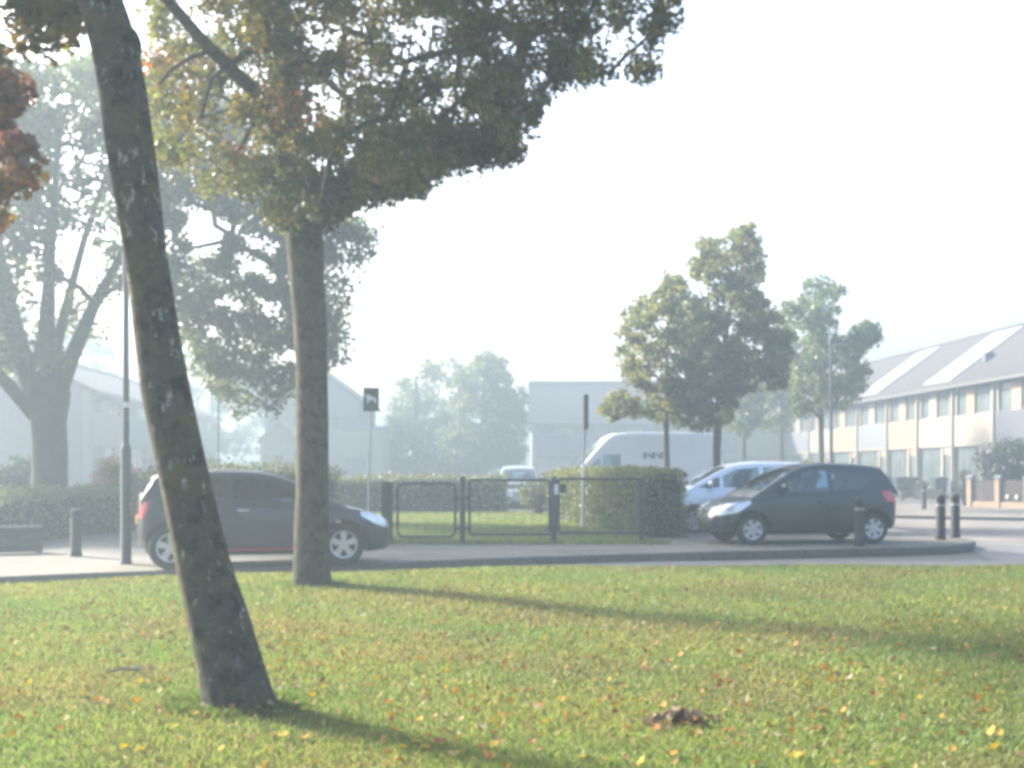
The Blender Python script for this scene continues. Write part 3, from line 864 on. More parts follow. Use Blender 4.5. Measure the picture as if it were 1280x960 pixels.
# ---------------------------------------------------------------- hedges and shrubs
HCOL = [(.22, .265, .07), (.19, .235, .065), (.26, .285, .08), (.17, .205, .06)]
M_core = mat('hedge_core', (.035, .045, .02), .95, var=.5, scale=12)
def hedge(label, line, width, h, per_m2, size, cols, z0=.11, name='hedge', top_cols=None, rough=.06, lump=.07):
    a, b = Vector(line[0]), Vector(line[1])
    L = (b - a).length
    ang = math.atan2(b.y - a.y, b.x - a.x)
    t = empty(name, (a.x, a.y, z0), ang, label, 'hedge')
    hw = width / 2 - .07
    # woody core with an uneven skin
    nx, ring = max(3, int(L / .3)), []
    prof = [(-hw, 0), (-hw, h * .5), (-hw * .95, h - .16), (-hw * .6, h - .07), (hw * .6, h - .07), (hw * .95, h - .16), (hw, h * .5), (hw, 0)]
    mb = MB()
    vs = []
    for i in range(nx + 1):
        s = i / nx
        x = .07 + (L - .14) * s
        e = .9 if i in (0, nx) else 1
        vs += [(x, p[0] * e + rng.normal(0, .02), p[1] * (e if p[1] > 0 else 1) + (rng.normal(0, .02) if p[1] > 0 else 0)) for p in prof]
    m = len(prof)
    fs = [(i * m + k, i * m + k + 1, (i + 1) * m + k + 1, (i + 1) * m + k) for i in range(nx) for k in range(m - 1)]
    fs += [tuple(range(m)), tuple(nx * m + k for k in range(m - 1, -1, -1))]
    mb.add(vs, fs).build('stems', M_core, t)
    areas = [L * h, L * h, L * width, width * h, width * h]
    pos = []
    for k, A in enumerate(areas):
        n = int(A * per_m2)
        u, v = rng.uniform(0, 1, n), rng.uniform(0, 1, n)
        if k < 2: p = np.stack([u * L, np.full(n, (-1 if k == 0 else 1) * width / 2), v ** .9 * h], 1)
        elif k == 2: p = np.stack([u * L, (v - .5) * width, np.full(n, h)], 1)
        else: p = np.stack([np.full(n, 0 if k == 3 else L), (u - .5) * width, v * h], 1)
        pos.append(p)
    p = np.concatenate(pos)
    bump = lump * np.sin(p[:, 0] * 2.3 + p[:, 1]) * np.sin(p[:, 2] * 3 + p[:, 0] * .9)
    p += rng.normal(0, rough, p.shape) + np.stack([0 * bump, bump * np.sign(p[:, 1]), bump * (p[:, 2] > h * .8)], 1)
    p[:, 2] = np.maximum(p[:, 2], .01)
    # rounded shoulders
    e = np.maximum(0, p[:, 2] - (h - .15)) / .15 * np.maximum(0, np.abs(p[:, 1]) - (width / 2 - .15)) / .15
    p[:, 2] -= e * .07
    cc = np.array(cols)[rng.integers(0, len(cols), len(p))] * rng.uniform(.65, 1.3, (len(p), 1))
    if top_cols is not None:
        k = (p[:, 2] > h - .25) & (rng.uniform(0, 1, len(p)) < .5)
        cc[k] = np.array(top_cols)[rng.integers(0, len(top_cols), int(k.sum()))]
    v, k, c = leaf_cloud(p, size * rng.uniform(.6, 1.3, len(p)), cc, LEAF_S, .1)
    link('foliage', np_mesh('foliage', v, k, c), M_hedge, t)
    return t
NEWG = [(.32, .34, .08), (.27, .32, .08), (.36, .31, .11)]
hedge('clipped waist-high hedge running from the low plank edging to the flowering shrub', [(GX(-60, 21.5), 21.5), (GX(166, 29), 29)], 1.1, .95, 330, .075, HCOL)
hedge('shaggy hedge with pale shoots behind the dark car with the red stripe', [(GX(192, 28), 28), (GX(412, 30.5), 30.5)], 1.0, 1.42, 300, .085, HCOL, top_cols=NEWG, rough=.12)
hedge('level far hedge closing off the back of the fenced lawn', [(GX(408, 39.5), 39.5), (GX(632, 40.2), 40.2)], .9, 1.15, 260, .085, HCOL, top_cols=NEWG)
hedge('tall square-cut hedge whose blunt end stands beside the dark hatchback', [(GX(828, 25.0), 24.6), (GX(706, 34.5), 34.5)], .92, 1.40, 560, .06, HCOL, top_cols=NEWG, rough=.035, lump=.03)

def shrub(label, c, rx, ry, h, n, size, cols, name='shrub', cat='shrub', nclump=14, z0=.1):
    t = empty(name, (c[0], c[1], z0), 0, label, cat)
    q = rng.normal(size=(nclump, 3)); q /= np.linalg.norm(q, axis=1)[:, None]
    q *= rng.uniform(.45, .8, (nclump, 1))
    cl = np.stack([c[0] + q[:, 0] * rx, c[1] + q[:, 1] * ry, z0 + h * .5 + q[:, 2] * h * .48], 1)
    cl[:, 2] = np.maximum(cl[:, 2], z0 + .12)
    pal = np.array(cols)
    foliage('foliage', cl, min(rx, h / 2) * .55, n // nclump, size, lambda c_: pal[rng.integers(0, len(pal), len(c_))], t, m=M_hedge, keep=lambda p, i: p[:, 2] > z0 + .01)
    mb = MB()
    for i in range(nclump):
        d = cl[i] - np.array([c[0], c[1], z0])
        mb.tube([(d[0] * .1, d[1] * .1, -.02), tuple(d * .6), tuple(d)], [.03, .02, .008], 5, caps=False)
    mb.build('stems', M_barkf, t)
    return t
shrub('flowering shrub with pale yellow and pink heads beside the lamp post', (GX(160, 29.2), 29.2), .85, .7, 1.72, 4200, .09, [(.50, .44, .15), (.62, .34, .27), (.26, .30, .08), (.66, .46, .34), (.36, .36, .12)])
shrub('dusky round bush standing at the foot of the big old tree', (GX(12, 33), 33), 1.3, 1.0, 1.75, 2200, .13, [(.06, .085, .05), (.07, .10, .055)])
shrub('yellowish leafy shrub inside the fenced lawn next to the tall hedge', (GX(672, 37.5), 37.5), .62, .6, 1.4, 1700, .085, [(.22, .24, .055), (.26, .26, .07), (.18, .20, .05)])
shrub('lime green bush far down the street below the pale trees', (GX(1000, 58), 58), 1.7, 1.2, 2.0, 1500, .17, [(.20, .24, .06), (.16, .20, .05)])
shrub('big rounded dark green bush behind the brick garden piers', (GX(1272, 49.5), 49.5), 1.45, 1.3, 2.75, 9000, .13, [(.055, .085, .045), (.07, .10, .05), (.05, .075, .04)], nclump=34)
shrub('slender young plant growing against the house next to the white pier', (GX(1206, 48.6), 48.6), .35, .35, 1.8, 500, .10, [(.12, .16, .05), (.18, .20, .06)])
shrub('low plant sprawling between two dark wheelie bins', (GX(1152, 61.5), 61.5), .55, .4, 1.0, 500, .11, [(.11, .15, .05), (.15, .18, .06)])
shrub('yellow green bush in a front garden past the dark hatchback roof', (GX(1086, 64), 64), .85, .6, 1.7, 700, .13, [(.24, .26, .07), (.19, .22, .06)])

# low plank edging on the left
pl = empty('plank_edging', (GX(-70, 19.6), 19.6, .11), math.atan2(1.1, 2.3), 'low weathered plank edging in front of the clipped hedge', 'edging')
M_plank = mat('weathered_plank', (.09, .09, .085), .85, var=.45, scale=7)
for i in range(3):
    MB().box(-.6, 1.5, -.02, .02, .02 + i * .135, .145 + i * .135).build('plank', M_plank, pl, bevel=.006)
MB().box(-.6, 1.5, -.05, .05, .432, .462).build('cap_rail', mat('rail_grey', (.38, .38, .36), .7), pl, bevel=.006)
for xx in (-.5, .5, 1.4):
    MB().box(xx, xx + .09, .025, .1, -.02, .43).build('post', M_plank, pl)

# ---------------------------------------------------------------- fence round the dog run
FY = 22.6
def fx(px): return GX(px, FY)
fz = .11
fn = empty('metal_fence', (fx(484), FY, fz), 0, 'dark green tubular fence with three open frames along the fenced lawn', 'fence')
def fl(px, py): return Vector((fx(px) - fx(484), 0, GZ(py, FY) - fz))
def frame_tube(x0, x1, zt, zb, r, round_=.14):
    pts, R4 = [], round_
    def arc(cx, cz, a0, a1):
        for i in range(6):
            a = a0 + (a1 - a0) * i / 5
            pts.append((cx + R4 * math.cos(a), 0, cz + R4 * math.sin(a)))
    arc(x1 - R4, zt - R4, 0, math.pi / 2)
    arc(x0 + R4, zt - R4, math.pi / 2, math.pi)
    arc(x0 + R4, zb + R4, math.pi, 1.5 * math.pi)
    arc(x1 - R4, zb + R4, 1.5 * math.pi, 2 * math.pi)
    pts.append(pts[0])
    return MB().tube(pts, r, 8, caps=False)
for pa, pb, pt, pbm, rd in ((497, 569, 604, 671, .12), (587, 687, 600, 668, .05), (698, 799, 598.5, 666, .05)):
    a, b = fl(pa, pt), fl(pb, pbm)
    fr = frame_tube(a.x, b.x, a.z, b.z, .026, rd).build('frame_panel', M_metal, fn, 0)
    mb = MB()                                   # thin welded wires
    k = int((b.x - a.x) / .16)
    for i in range(1, k):
        x = a.x + (b.x - a.x) * i / k
        mb.tube([(x, .0, b.z + .01), (x, .0, a.z - .01)], .0022, 4, caps=False)
    mb.build('wire_infill', M_metal, fr)
for px, r in ((578, .055), (692, .06)):
    a = fl(px, 597)
    p = MB().lathe([(r, -.02), (r, a.z), (r * .8, a.z + .02), (r * .3, a.z + .035)], 14, o=(a.x, 0, 0)).build('post', M_metal, fn, 40)
    mb = MB()
    for zz in (.28, .85): mb.box(a.x - .13, a.x + .13, -.02, .02, zz, zz + .045)
    mb.build('bracket', M_metal, p)
MB().box(-.10, .10, -.10, .10, -.02, fl(484, 602).z).build('wooden_post', mat('tarred_wood', (.045, .05, .05), .8, var=.5, scale=12), fn, bevel=.015)
a = fl(800, 597)
MB().lathe([(.05, -.02), (.05, a.z), (.02, a.z + .03)], 12, o=(a.x + .03, 0, 0)).build('post', M_metal, fn, 40)
MB().box(fl(694, 0).x - .02, fl(694, 0).x + .055, -.075, -.066, fl(0, 618).z, fl(0, 605).z).build('white_tag', M_white, fn)
MB().box(fl(700, 0).x, fl(700, 0).x + .11, -.05, .03, fl(0, 616).z, fl(0, 605).z).build('lock_box', M_black, fn, bevel=.01)

# ---------------------------------------------------------------- signs
SY = 21.2
sg = empty('dog_sign', (GX(458.5, SY), SY, .11), 0, 'green sign with white dog on a thin leaning pole', 'sign')
top = W(464.5, 488, SY) - Vector(sg.location)
MB().tube([(0, 0, -.02), tuple(top)], .019, 10).build('pole', M_galv, sg, 40)
c = W(464.2, 499.5, SY) - Vector(sg.location)
M_sgreen = mat('sign_green', (.10, .16, .075), .4, var=.12)
M_sdark = mat('sign_dark', (.045, .075, .05), .4, var=.1)
lean = math.atan2(top.x, top.z)
def rotp(poly, cx, cz, s=1):
    cs, sn = math.cos(lean * .3), math.sin(lean * .3)
    return [(cx + (x * cs + z * sn) * s, cz + (-x * sn + z * cs) * s) for x, z in poly]
hw, hh = .137, .207
pt = MB().prism(rotp([(-hw, -hh), (hw, -hh), (hw, hh), (-hw, hh)], c.x, c.z), c.y - .028, c.y - .022, 'y').build('plate', M_sdark, sg)
MB().prism(rotp([(-hw + .012, -hh + .012), (hw - .012, -hh + .012), (hw - .012, -.07), (.03, -.05), (-.05, -.085), (-hw + .012, -.06)], c.x, c.z), c.y - .033, c.y - .0285, 'y').build('grass_print', M_sgreen, pt)
dog = [(-.105, .095), (-.085, .06), (-.06, .055), (-.04, .075), (-.02, .08), (0, .035), (.07, .03), (.085, .01), (.09, -.075), (.06, -.075), (.055, -.02), (.02, -.025), (-.02, -.02), (-.035, -.03), (-.05, -.075), (-.078, -.075), (-.07, -.01), (-.08, .02), (-.10, .035)]
dog = [(-x, z) for x, z in dog] if False else dog
MB().prism(rotp(dog, c.x, c.z + .01), c.y - .036, c.y - .0292, 'y').build('dog_print', M_white, pt)
mb = MB()
for dz in (-.12, .12): mb.box(c.x - .04, c.x + .04, c.y - .022, c.y + .03, c.z + dz - .015, c.z + dz + .015)
mb.build('clamp', M_galv, sg)

PY = 28.5
ps = empty('street_sign', (GX(727.5, PY), PY, .11), 0, 'white pole with a dark sign panel turned edge-on above the hedge', 'sign')
tp = W(732.5, 496, PY) - Vector(ps.location)
md = W(729.5, 580, PY) - Vector(ps.location)
MB().tube([(0, 0, -.03), tuple(md)], .034, 10).build('pole', M_white, ps, 40)
MB().tube([tuple(md), tuple(tp)], .03, 10).build('upper_pole', M_galv, ps, 40)
c = W(732, 515.5, PY) - Vector(ps.location)
MB().box(c.x - .05, c.x + .05, c.y - .30, c.y + .28, c.z - .41, c.z + .41).build('sign_panel', mat('sign_slate', (.06, .075, .09), .5), ps, bevel=.01)

# ---------------------------------------------------------------- bollards and lamps
def bollard(px, py, Y, h, r, label, band=True):
    t = empty('bollard', (GX(px, Y), Y, py), 0, label, 'bollard', 'bollards on the pavement')
    MB().lathe([(r * 1.12, -.03), (r * 1.12, .05), (r, .07), (r * .97, h - .16), (r * .90, h - .15), (r * .90, h - .135), (r * .97, h - .125), (r * .97, h - .04), (r * .85, h - .012), (r * .4, h)], 20).build('shaft', M_boll, t, 35)
    if band: MB().lathe([(r * .985, h - .235), (r * 1.0, h - .23), (r * 1.0, h - .195), (r * .985, h - .19)], 20).build('band', M_ring, t, 35)
    return t
bollard(1074, .115, 21.9, .89, .085, 'bollard with highlight painted as pale band in front of the dark hatchback rear wheel')  # its pale band puts a highlight into the colour
bollard(1176, .115, 24.0, .90, .092, 'dark ringed bollard at the pavement corner, the nearer of a close pair')
bollard(1194, .115, 24.6, .90, .092, 'dark ringed bollard at the pavement corner, the farther of a close pair')
bollard(1155, .07, 44.5, .90, .085, 'distant thin bollard by the far pavement in front of the houses')
bollard(95, .115, 19.3, .77, .085, 'stubby bollard between the plank edging and the grey lamp post', False)

def lamp(px, Y, h, r0, r1, hz, label, head=1, z0=.11, split=1.75):
    t = empty('street_lamp', (GX(px, Y), Y, z0), 0, label, 'street lamp')
    MB().lathe([(r0 * 1.15, -.05), (r0 * 1.15, .03), (r0, .05), (r0, split - .06), (r0 * .8, split), (r1, split + .05)], 18).build('base_shaft', M_lamp, t, 35)
    MB().lathe([(r1, split + .04), (r1 * .92, h)], 14).build('pole', M_lamp, t, 35)
    hd = MB().add(*(lambda q: (q.v, q.f))(MB().prism([(-.10, 0), (.55, .06), (.58, .11), (.2, .16), (-.08, .12)], -.11, .11, 'y')))
    hd.v = [(x * head, y * head, z + h - .05) for x, y, z in hd.v]
    hp = hd.build('lamp_head', M_lamp, t, bevel=.02)
    MB().box(.08 * head, .5 * head, -.08, .08, h - .055 + .0, h - .04).build('lens', mat('lamp_lens', (.75, .77, .78), .25), hp)
    return t
lp = lamp(157.5, 17.75, 5.9, .077, .047, .12, 'grey lamp post with thick lower shaft beside the dark car tail')
MB().box(-.03, .055, -.055, -.049, 2.32, 2.40).build('number_label', M_white, lp)
lamp(1039, 43, 6.0, .085, .06, .07, 'thin hazy lamp post before the ragged tree by the houses', 1, .07)
lamp(273, 50, 5.1, .09, .055, .1, 'slender far lamp post with pale flat head below the drooping tree', 1.4)

# ---------------------------------------------------------------- houses
M_rooft = None
def roof_mat(name, col):
    m = bpy.data.materials.new(name); m.use_nodes = True
    n, l = m.node_tree.nodes, m.node_tree.links
    b = n['Principled BSDF']; b.inputs['Roughness'].default_value = .75; b.inputs['Specular IOR Level'].default_value = .3
    tc = n.new('ShaderNodeTexCoord')
    br = n.new('ShaderNodeTexBrick')
    br.inputs['Scale'].default_value = 1; br.inputs['Brick Width'].default_value = .24; br.inputs['Row Height'].default_value = .33; br.inputs['Mortar Size'].default_value = .02
    br.inputs['Color1'].default_value = (*col, 1); br.inputs['Color2'].default_value = (*[c * .78 for c in col], 1); br.inputs['Mortar'].default_value = (*[c * .5 for c in col], 1)
    l.new(tc.outputs['UV'] if False else tc.outputs['Object'], br.inputs['Vector'])
    l.new(br.outputs['Color'], b.inputs['Base Color'])
    bp = n.new('ShaderNodeBump'); bp.inputs['Strength'].default_value = .5; bp.inputs['Distance'].default_value = .03; bp.invert = True
    l.new(br.outputs['Fac'], bp.inputs['Height']); l.new(bp.outputs['Normal'], b.inputs['Normal'])
    return m
M_roof = roof_mat('roof_tiles', (.07, .066, .07))
M_gable = mat('pale_brick', (.36, .33, .30), .9, var=.2, scale=3)
M_cream = mat('cream_render', (.45, .37, .27), .8, var=.08, scale=2)
M_peach = mat('peach_panel', (.46, .345, .23), .7, var=.08, scale=2)
M_wpan = mat('white_panel', (.45, .408, .335), .6, var=.06, scale=2)
M_gpan = mat('grey_panel', (.27, .29, .33), .6, var=.1, scale=2)
M_dpan = mat('slate_panel', (.11, .125, .17), .6, var=.1, scale=2)
M_frame = mat('window_frame', (.43, .40, .34), .5, var=.06)
M_wdark = mat('blue_frame', (.12, .14, .22), .5, var=.1)
M_hglass = mat('house_glass', (.24, .30, .30), .06, var=.5, scale=1.2, spec=.8)
M_curt = mat('curtain', (.45, .44, .40), .9, var=.25, scale=6)
M_door = mat('door_paint', (.15, .17, .21), .5)
M_solar = mat('solar_sky_sheen', (.62, .64, .68), .16, metal=.55, var=.04, spec=.8)  # pale base colour paints in the bright sky the panels reflect
M_gut = mat('gutter', (.18, .18, .19), .6)

def window(parent, x0, x1, z0, z1, y, fm, mull=1, curtain=False):
    f = .055
    mb = MB()
    mb.box(x0, x1, y - .03, y + .06, z0, z0 + f).box(x0, x1, y - .03, y + .06, z1 - f, z1).box(x0, x0 + f, y - .028, y + .058, z0 + f, z1 - f).box(x1 - f, x1, y - .028, y + .058, z0 + f, z1 - f)
    for i in range(1, mull + 1):
        xm = x0 + (x1 - x0) * i / (mull + 1)
        mb.box(xm - .025, xm + .025, y - .02, y + .05, z0 + f, z1 - f)
    w = mb.build('window', fm, parent)
    for i in range(mull + 1):
        xa = x0 + (x1 - x0) * i / (mull + 1) + .03; xb = x0 + (x1 - x0) * (i + 1) / (mull + 1) - .03
        MB().box(xa, xb, y + .012, y + .022, z0 + f * .9, z1 - f * .9).build('pane', M_hglass, w)
    MB().box(x0 - .05, x1 + .05, y - .09, y - .0305, z0 - .045, z0 - .002).build('sill', fm, w)
    return w

def house(label, origin, rz, w, upper, lower_p, frame=M_frame, depth=8., eave=6.0, ridge=8.9, solar=None, gable=M_gable, group='row houses along the street', left_end=False, right_end=False, vent=None, dark_frame=False, chim=False, infill=M_cream, name='row_house'):
    t = empty(name, origin, rz, label, 'house', group)
    e = .006
    prof = [(.25, -.05), (.25, eave - .1), (depth / 2, ridge - .2), (depth, eave - .1), (depth, -.05)]
    MB().prism(prof, e, w - e, 'x').build('wall', gable, t)
    MB().box(.012, .20, -.06, .255, -.05, eave - .12).build('pier', M_wpan, t)
    MB().box(w - .20, w - .012, -.06, .255, -.05, eave - .12).build('pier', M_wpan, t)
    MB().box(.205, w - .205, -.04, .27, 2.75, 4.15).build('spandrel', upper, t, bevel=.01)
    MB().box(.205, w - .205, -.02, .27, eave - .42, eave - .12).build('head_panel', infill, t)
    # upper floor: infill panels and two windows
    zt, zb = eave - .425, 4.155
    hr = random.Random(label)
    q1, q2 = hr.uniform(.24, .40), hr.uniform(.50, .64)
    c = [.205, .42, .42 + (w - .84) * q1, .42 + (w - .84) * q2, w - .42, w - .205]
    for a, b, m_ in ((c[0], c[1], infill), (c[2], c[3], lower_p), (c[4], c[5], infill)):
        MB().box(a + .003, b - .003, .0, .268, zb, zt).build('infill_panel', m_, t)
    fm = M_wdark if dark_frame else frame
    window(t, c[1], c[2], zb, zt, .09, fm, 0)
    window(t, c[3], c[4], zb, zt, .09, frame, hr.choice((0, 1, 1)))
    for a, b, k in ((c[1], c[2], .4), (c[3], c[4], .55)):          # curtains drawn part of the way
        s_ = hr.uniform(.2, k)
        MB().box(a + .06, a + .06 + (b - a) * s_, .125, .14, zb + .05, zt - .05).build('curtain', M_curt, t)
    MB().tube([(.10, -.10, .0), (.10, -.10, eave - .45), (.10, -.30, eave - .25)], .04, 8).build('downpipe', M_frame, t, 40)
    # ground floor: wide window, door, low wall
    d0 = w - 1.55
    MB().box(.205, d0, .0, .268, -.05, .55).build('sill_wall', gable, t)
    window(t, .21, d0 - .02, .555, 2.62, .10, frame, hr.choice((1, 2, 3)))
    MB().box(d0 + .003, d0 + .3, .0, .266, -.05, 2.62).build('infill_panel', infill, t)
    dr = MB().box(d0 + .31, w - .31, .09, .15, .02, 2.2).build('door', M_door, t, bevel=.01)
    MB().box(d0 + .40, d0 + .44, .03, .09, 1.0, 1.12).build('handle', M_chrome, dr)
    MB().box(w - .72, w - .42, .08, .0895, 1.2, 1.95).build('pane', M_hglass, dr)
    MB().box(d0 + .305, w - .305, .05, .26, 2.21, 2.62).build('door_head', infill, t)
    MB().box(.205, w - .205, -.035, .266, 2.625, 2.745).build('head_strip', M_wpan, t)
    # roof
    ov = .45
    sl = (ridge - eave) / (depth / 2)
    le, re = (-.2 if left_end else 0), (w + .2 if right_end else w)
    up = [(-ov, eave - ov * sl + .02), (depth / 2, ridge), (depth + ov, eave - ov * sl + .02), (depth + ov, eave - ov * sl - .14), (depth / 2, ridge - .16), (-ov, eave - ov * sl - .14)]
    rf = MB().prism(up, le + .004, re - .004, 'x').build('roof', M_roof, t)
    MB().tube([(le + .01, depth / 2, ridge + .01), (re - .01, depth / 2, ridge + .01)], .12, 8).build('ridge_cap', M_roof, rf)
    MB().box(le + .006, re - .006, -ov - .11, -ov + .0, eave - ov * sl - .16, eave - ov * sl - .03).build('gutter', M_gut, rf)
    if solar:
        x0, x1 = solar
        n = 4
        for i in range(n):
            ya, yb = -ov + .35 + i * (depth / 2 + ov - .65) / n, -ov + .35 + (i + 1) * (depth / 2 + ov - .65) / n - .03
            za, zb2 = ridge - (depth / 2 - ya) * sl + .03, ridge - (depth / 2 - yb) * sl + .03
            MB().prism([(ya, za + .0), (yb, zb2 + .0), (yb, zb2 + .07), (ya, za + .07)], x0, x1, 'x').build('solar_panel', M_solar, rf)
    if vent:
        ya = 1.2; za = ridge - (depth / 2 - ya) * sl
        MB().box(vent - .25, vent + .25, ya - .2, ya + .25, za - .1, za + .38).build('roof_vent', M_dpan, rf, bevel=.03)
    if chim:
        MB().box(w - .9, w - .25, depth / 2 - .3, depth / 2 + .35, ridge - .6, ridge + .7).build('chimney', M_gable, rf)
    return t
DIRX = -.053
ang = math.atan(-DIRX)
def rowpt(X0, Y0, s): return (X0 + DIRX / math.hypot(1, DIRX) * s, Y0 + s / math.hypot(1, DIRX))
# right-hand row: origin of a house is its far corner, x runs towards the camera
bounds = [-9.4, -4.7, .2, 2.8 + 2.0, 2.8 + 6.6, 2.8 + 9.15, 16.4, 21.5, 26.5, 31.5, 36.5, 41.5]
bounds = [-8.9, -4.3, .3, 2.9, 7.4, 11.95, 16.45, 21.5, 26.5, 31.5, 36.5]
bounds = [-6.35, -1.7, 2.85, 7.4, 11.95, 16.45, 21.5, 26.5, 31.5, 36.5]
UP = [M_dpan, M_dpan, M_wpan, M_wpan, M_peach, M_gpan, M_peach, M_wpan, M_gpan]
LAB = ['row house with slate spandrel at the edge of view, nearest of the row', 'row house with slate blue spandrel above the rounded dark bush',
       'row house with white spandrel next to the slate one, bare tiled roof', 'row house with white spandrel and long pale roof panels, beside the peach one',
       'row house with bright peach spandrel and bare roof', 'row house with light grey spandrel and pale roof panels reaching the ragged tree',
       'row house with pale peach spandrel beyond the light grey one', 'pale row house half hidden by the ragged tree', 'farthest pale row house behind the ragged tree']
SOL = [None, None, None, (1.0, 4.5), None, (.4, 3.7), None, None, None]
VENT = [None, 1.4, 3.6 - 2.4, None, None, None, None, None, None]
for i in range(len(bounds) - 1):
    p = rowpt(22.6, 53.0, bounds[i + 1])
    house(LAB[i], (p[0], p[1], .07), R(-90) + ang, bounds[i + 1] - bounds[i], UP[i], [M_peach, M_cream, M_peach, M_wpan, M_cream, M_wpan, M_peach, M_cream, M_wpan][i],
          solar=SOL[i], vent=VENT[i], dark_frame=i in (1, 2), group='row houses with coloured spandrels', left_end=i == len(bounds) - 2, right_end=i == 0, infill=[M_wpan, M_wpan, M_wpan, M_wpan, M_cream, M_cream, M_peach, M_cream, M_cream][i])
# left-hand row, faint in the smoke: origin is the near corner, x runs away
LL = ['faint end house of the smoky row behind the lamp post', 'second faint house of the smoky row, right of the lamp post', 'faint third house of the smoky row behind the leaning trunk',
      'faint fourth house of the smoky row seen above the shaggy hedge', 'fifth faint house of the smoky row, nearly lost in the haze']
for i in range(5):
    p = rowpt(-19.4, 55.0, i * 6.0)
    house(LL[i], (p[0], p[1], .05), R(90) + ang, 6.0, [M_wpan, M_gpan, M_wpan, M_cream, M_gpan][i], M_wpan, eave=5.3, ridge=7.2, group='smoky row houses on the near side of the green', left_end=i == 0, right_end=i == 4, infill=M_wpan)
# row closing the street, seen square-on
FB = ['grey-roofed end house with a pale edge pier behind the pointed tree', 'grey-roofed house behind the edge-on sign panel', 'grey-roofed house above the white van cab', 'hazy house behind the two parking trees', 'hazy house at the far end of the street, beyond the silver car']
for i in range(5):
    house(FB[i], (1.5 + i * 5.2, 90, 0), 0, 5.2, [M_gpan, M_wpan, M_gpan, M_wpan, M_gpan][i], M_wpan, eave=5.3, ridge=8.4, depth=9, group='grey-roofed houses closing the street', left_end=i == 0, right_end=i == 4, infill=M_wpan)
# gable house and its flat annex behind the drooping tree
gh = empty('gable_house', (GX(390, 76), 76, 0), 0, 'faint house with steep gable end between the drooping tree and the dog sign', 'house')
MB().prism([(-3.0, -.05), (3.0, -.05), (3.0, 6.0), (0, 8.1), (-3.0, 6.0)], 0, 9, 'y').build('wall', M_gable, gh)
MB().prism([(-3.35, 5.8), (0, 8.3), (3.35, 5.8), (3.35, 5.63), (0, 8.11), (-3.35, 5.63)], -.2, 9.2, 'y').build('roof', M_roof, gh)
for x0 in (-1.9, .6):
    window(gh, x0, x0 + 1.3, 3.6, 5.0, -.08, M_frame, 1)
    window(gh, x0, x0 + 1.3, .9, 2.4, -.08, M_frame, 1)
an = empty('flat_annex', (GX(444, 74.5), 74.5, 0), 0, 'low flat-roofed pale block at the foot of the gable house', 'shed')
MB().box(-1.75, 1.75, 0, 4, -.05, 4.05).build('wall', M_wpan, an)
MB().box(-1.85, 1.85, -.1, 4.1, 4.055, 4.25).build('roof', M_gpan, an)
MB().box(-.6, .7, -.03, -.003, 0.02, 2.3).build('garage_door', M_gpan, an)
cg = empty('garden_shed', (GX(349, 70), 70, 0), 0, 'cream walled shed with a small blue plate, behind the shaggy hedge', 'shed')
MB().prism([(-1.1, -.05), (1.1, -.05), (1.1, 3.3), (0, 4.3), (-1.1, 3.3)], 0, 3, 'y').build('wall', M_cream, cg)
MB().prism([(-1.3, 3.2), (0, 4.45), (1.3, 3.2), (1.3, 3.08), (0, 4.31), (-1.3, 3.08)], -.15, 3.15, 'y').build('roof', M_peach, cg)
MB().box(-.3, .25, -.04, -.003, 2.0, 2.45).build('blue_plate', mat('plate_blue', (.10, .22, .36), .5), cg)
# garden wall with brick piers, the nearest front garden
gw = empty('garden_wall', (GX(1213, 47.2), 47.2, .07), R(-60), 'front garden wall of pale orange brick piers with dark boards between', 'garden wall')
M_brick = mat('orange_brick', (.70, .52, .37), .85, var=.25, scale=9)
M_board = mat('plum_board', (.12, .085, .09), .7, var=.3, scale=6)
for i in range(5):
    x = i * 1.3
    pr = MB().box(x - .11, x + .11, -.11, .11, -.05, 1.12).build('pier', M_brick, gw, bevel=.01)
    MB().prism([(-.15, 1.125), (.15, 1.125), (.15, 1.16), (0, 1.24), (-.15, 1.16)], x - .15, x + .15, 'x').build('pier_cap', M_gpan, pr)
    if i < 4:
        MB().box(x + .113, x + 1.187, -.075, .075, -.05, .22).build('plinth', M_brick, gw)
        for k in range(6):
            MB().box(x + .115, x + 1.185, -.02, .02, .23 + k * .14, .355 + k * .14).build('board', M_board if i != 2 else M_gable, gw)
for x, z in ((1.75, .42), (2.15, .42)):
    MB().ball((x, -.05, z), (.07, .03, .09), 10, 6).build('white_ornament', M_white, gw, 0)
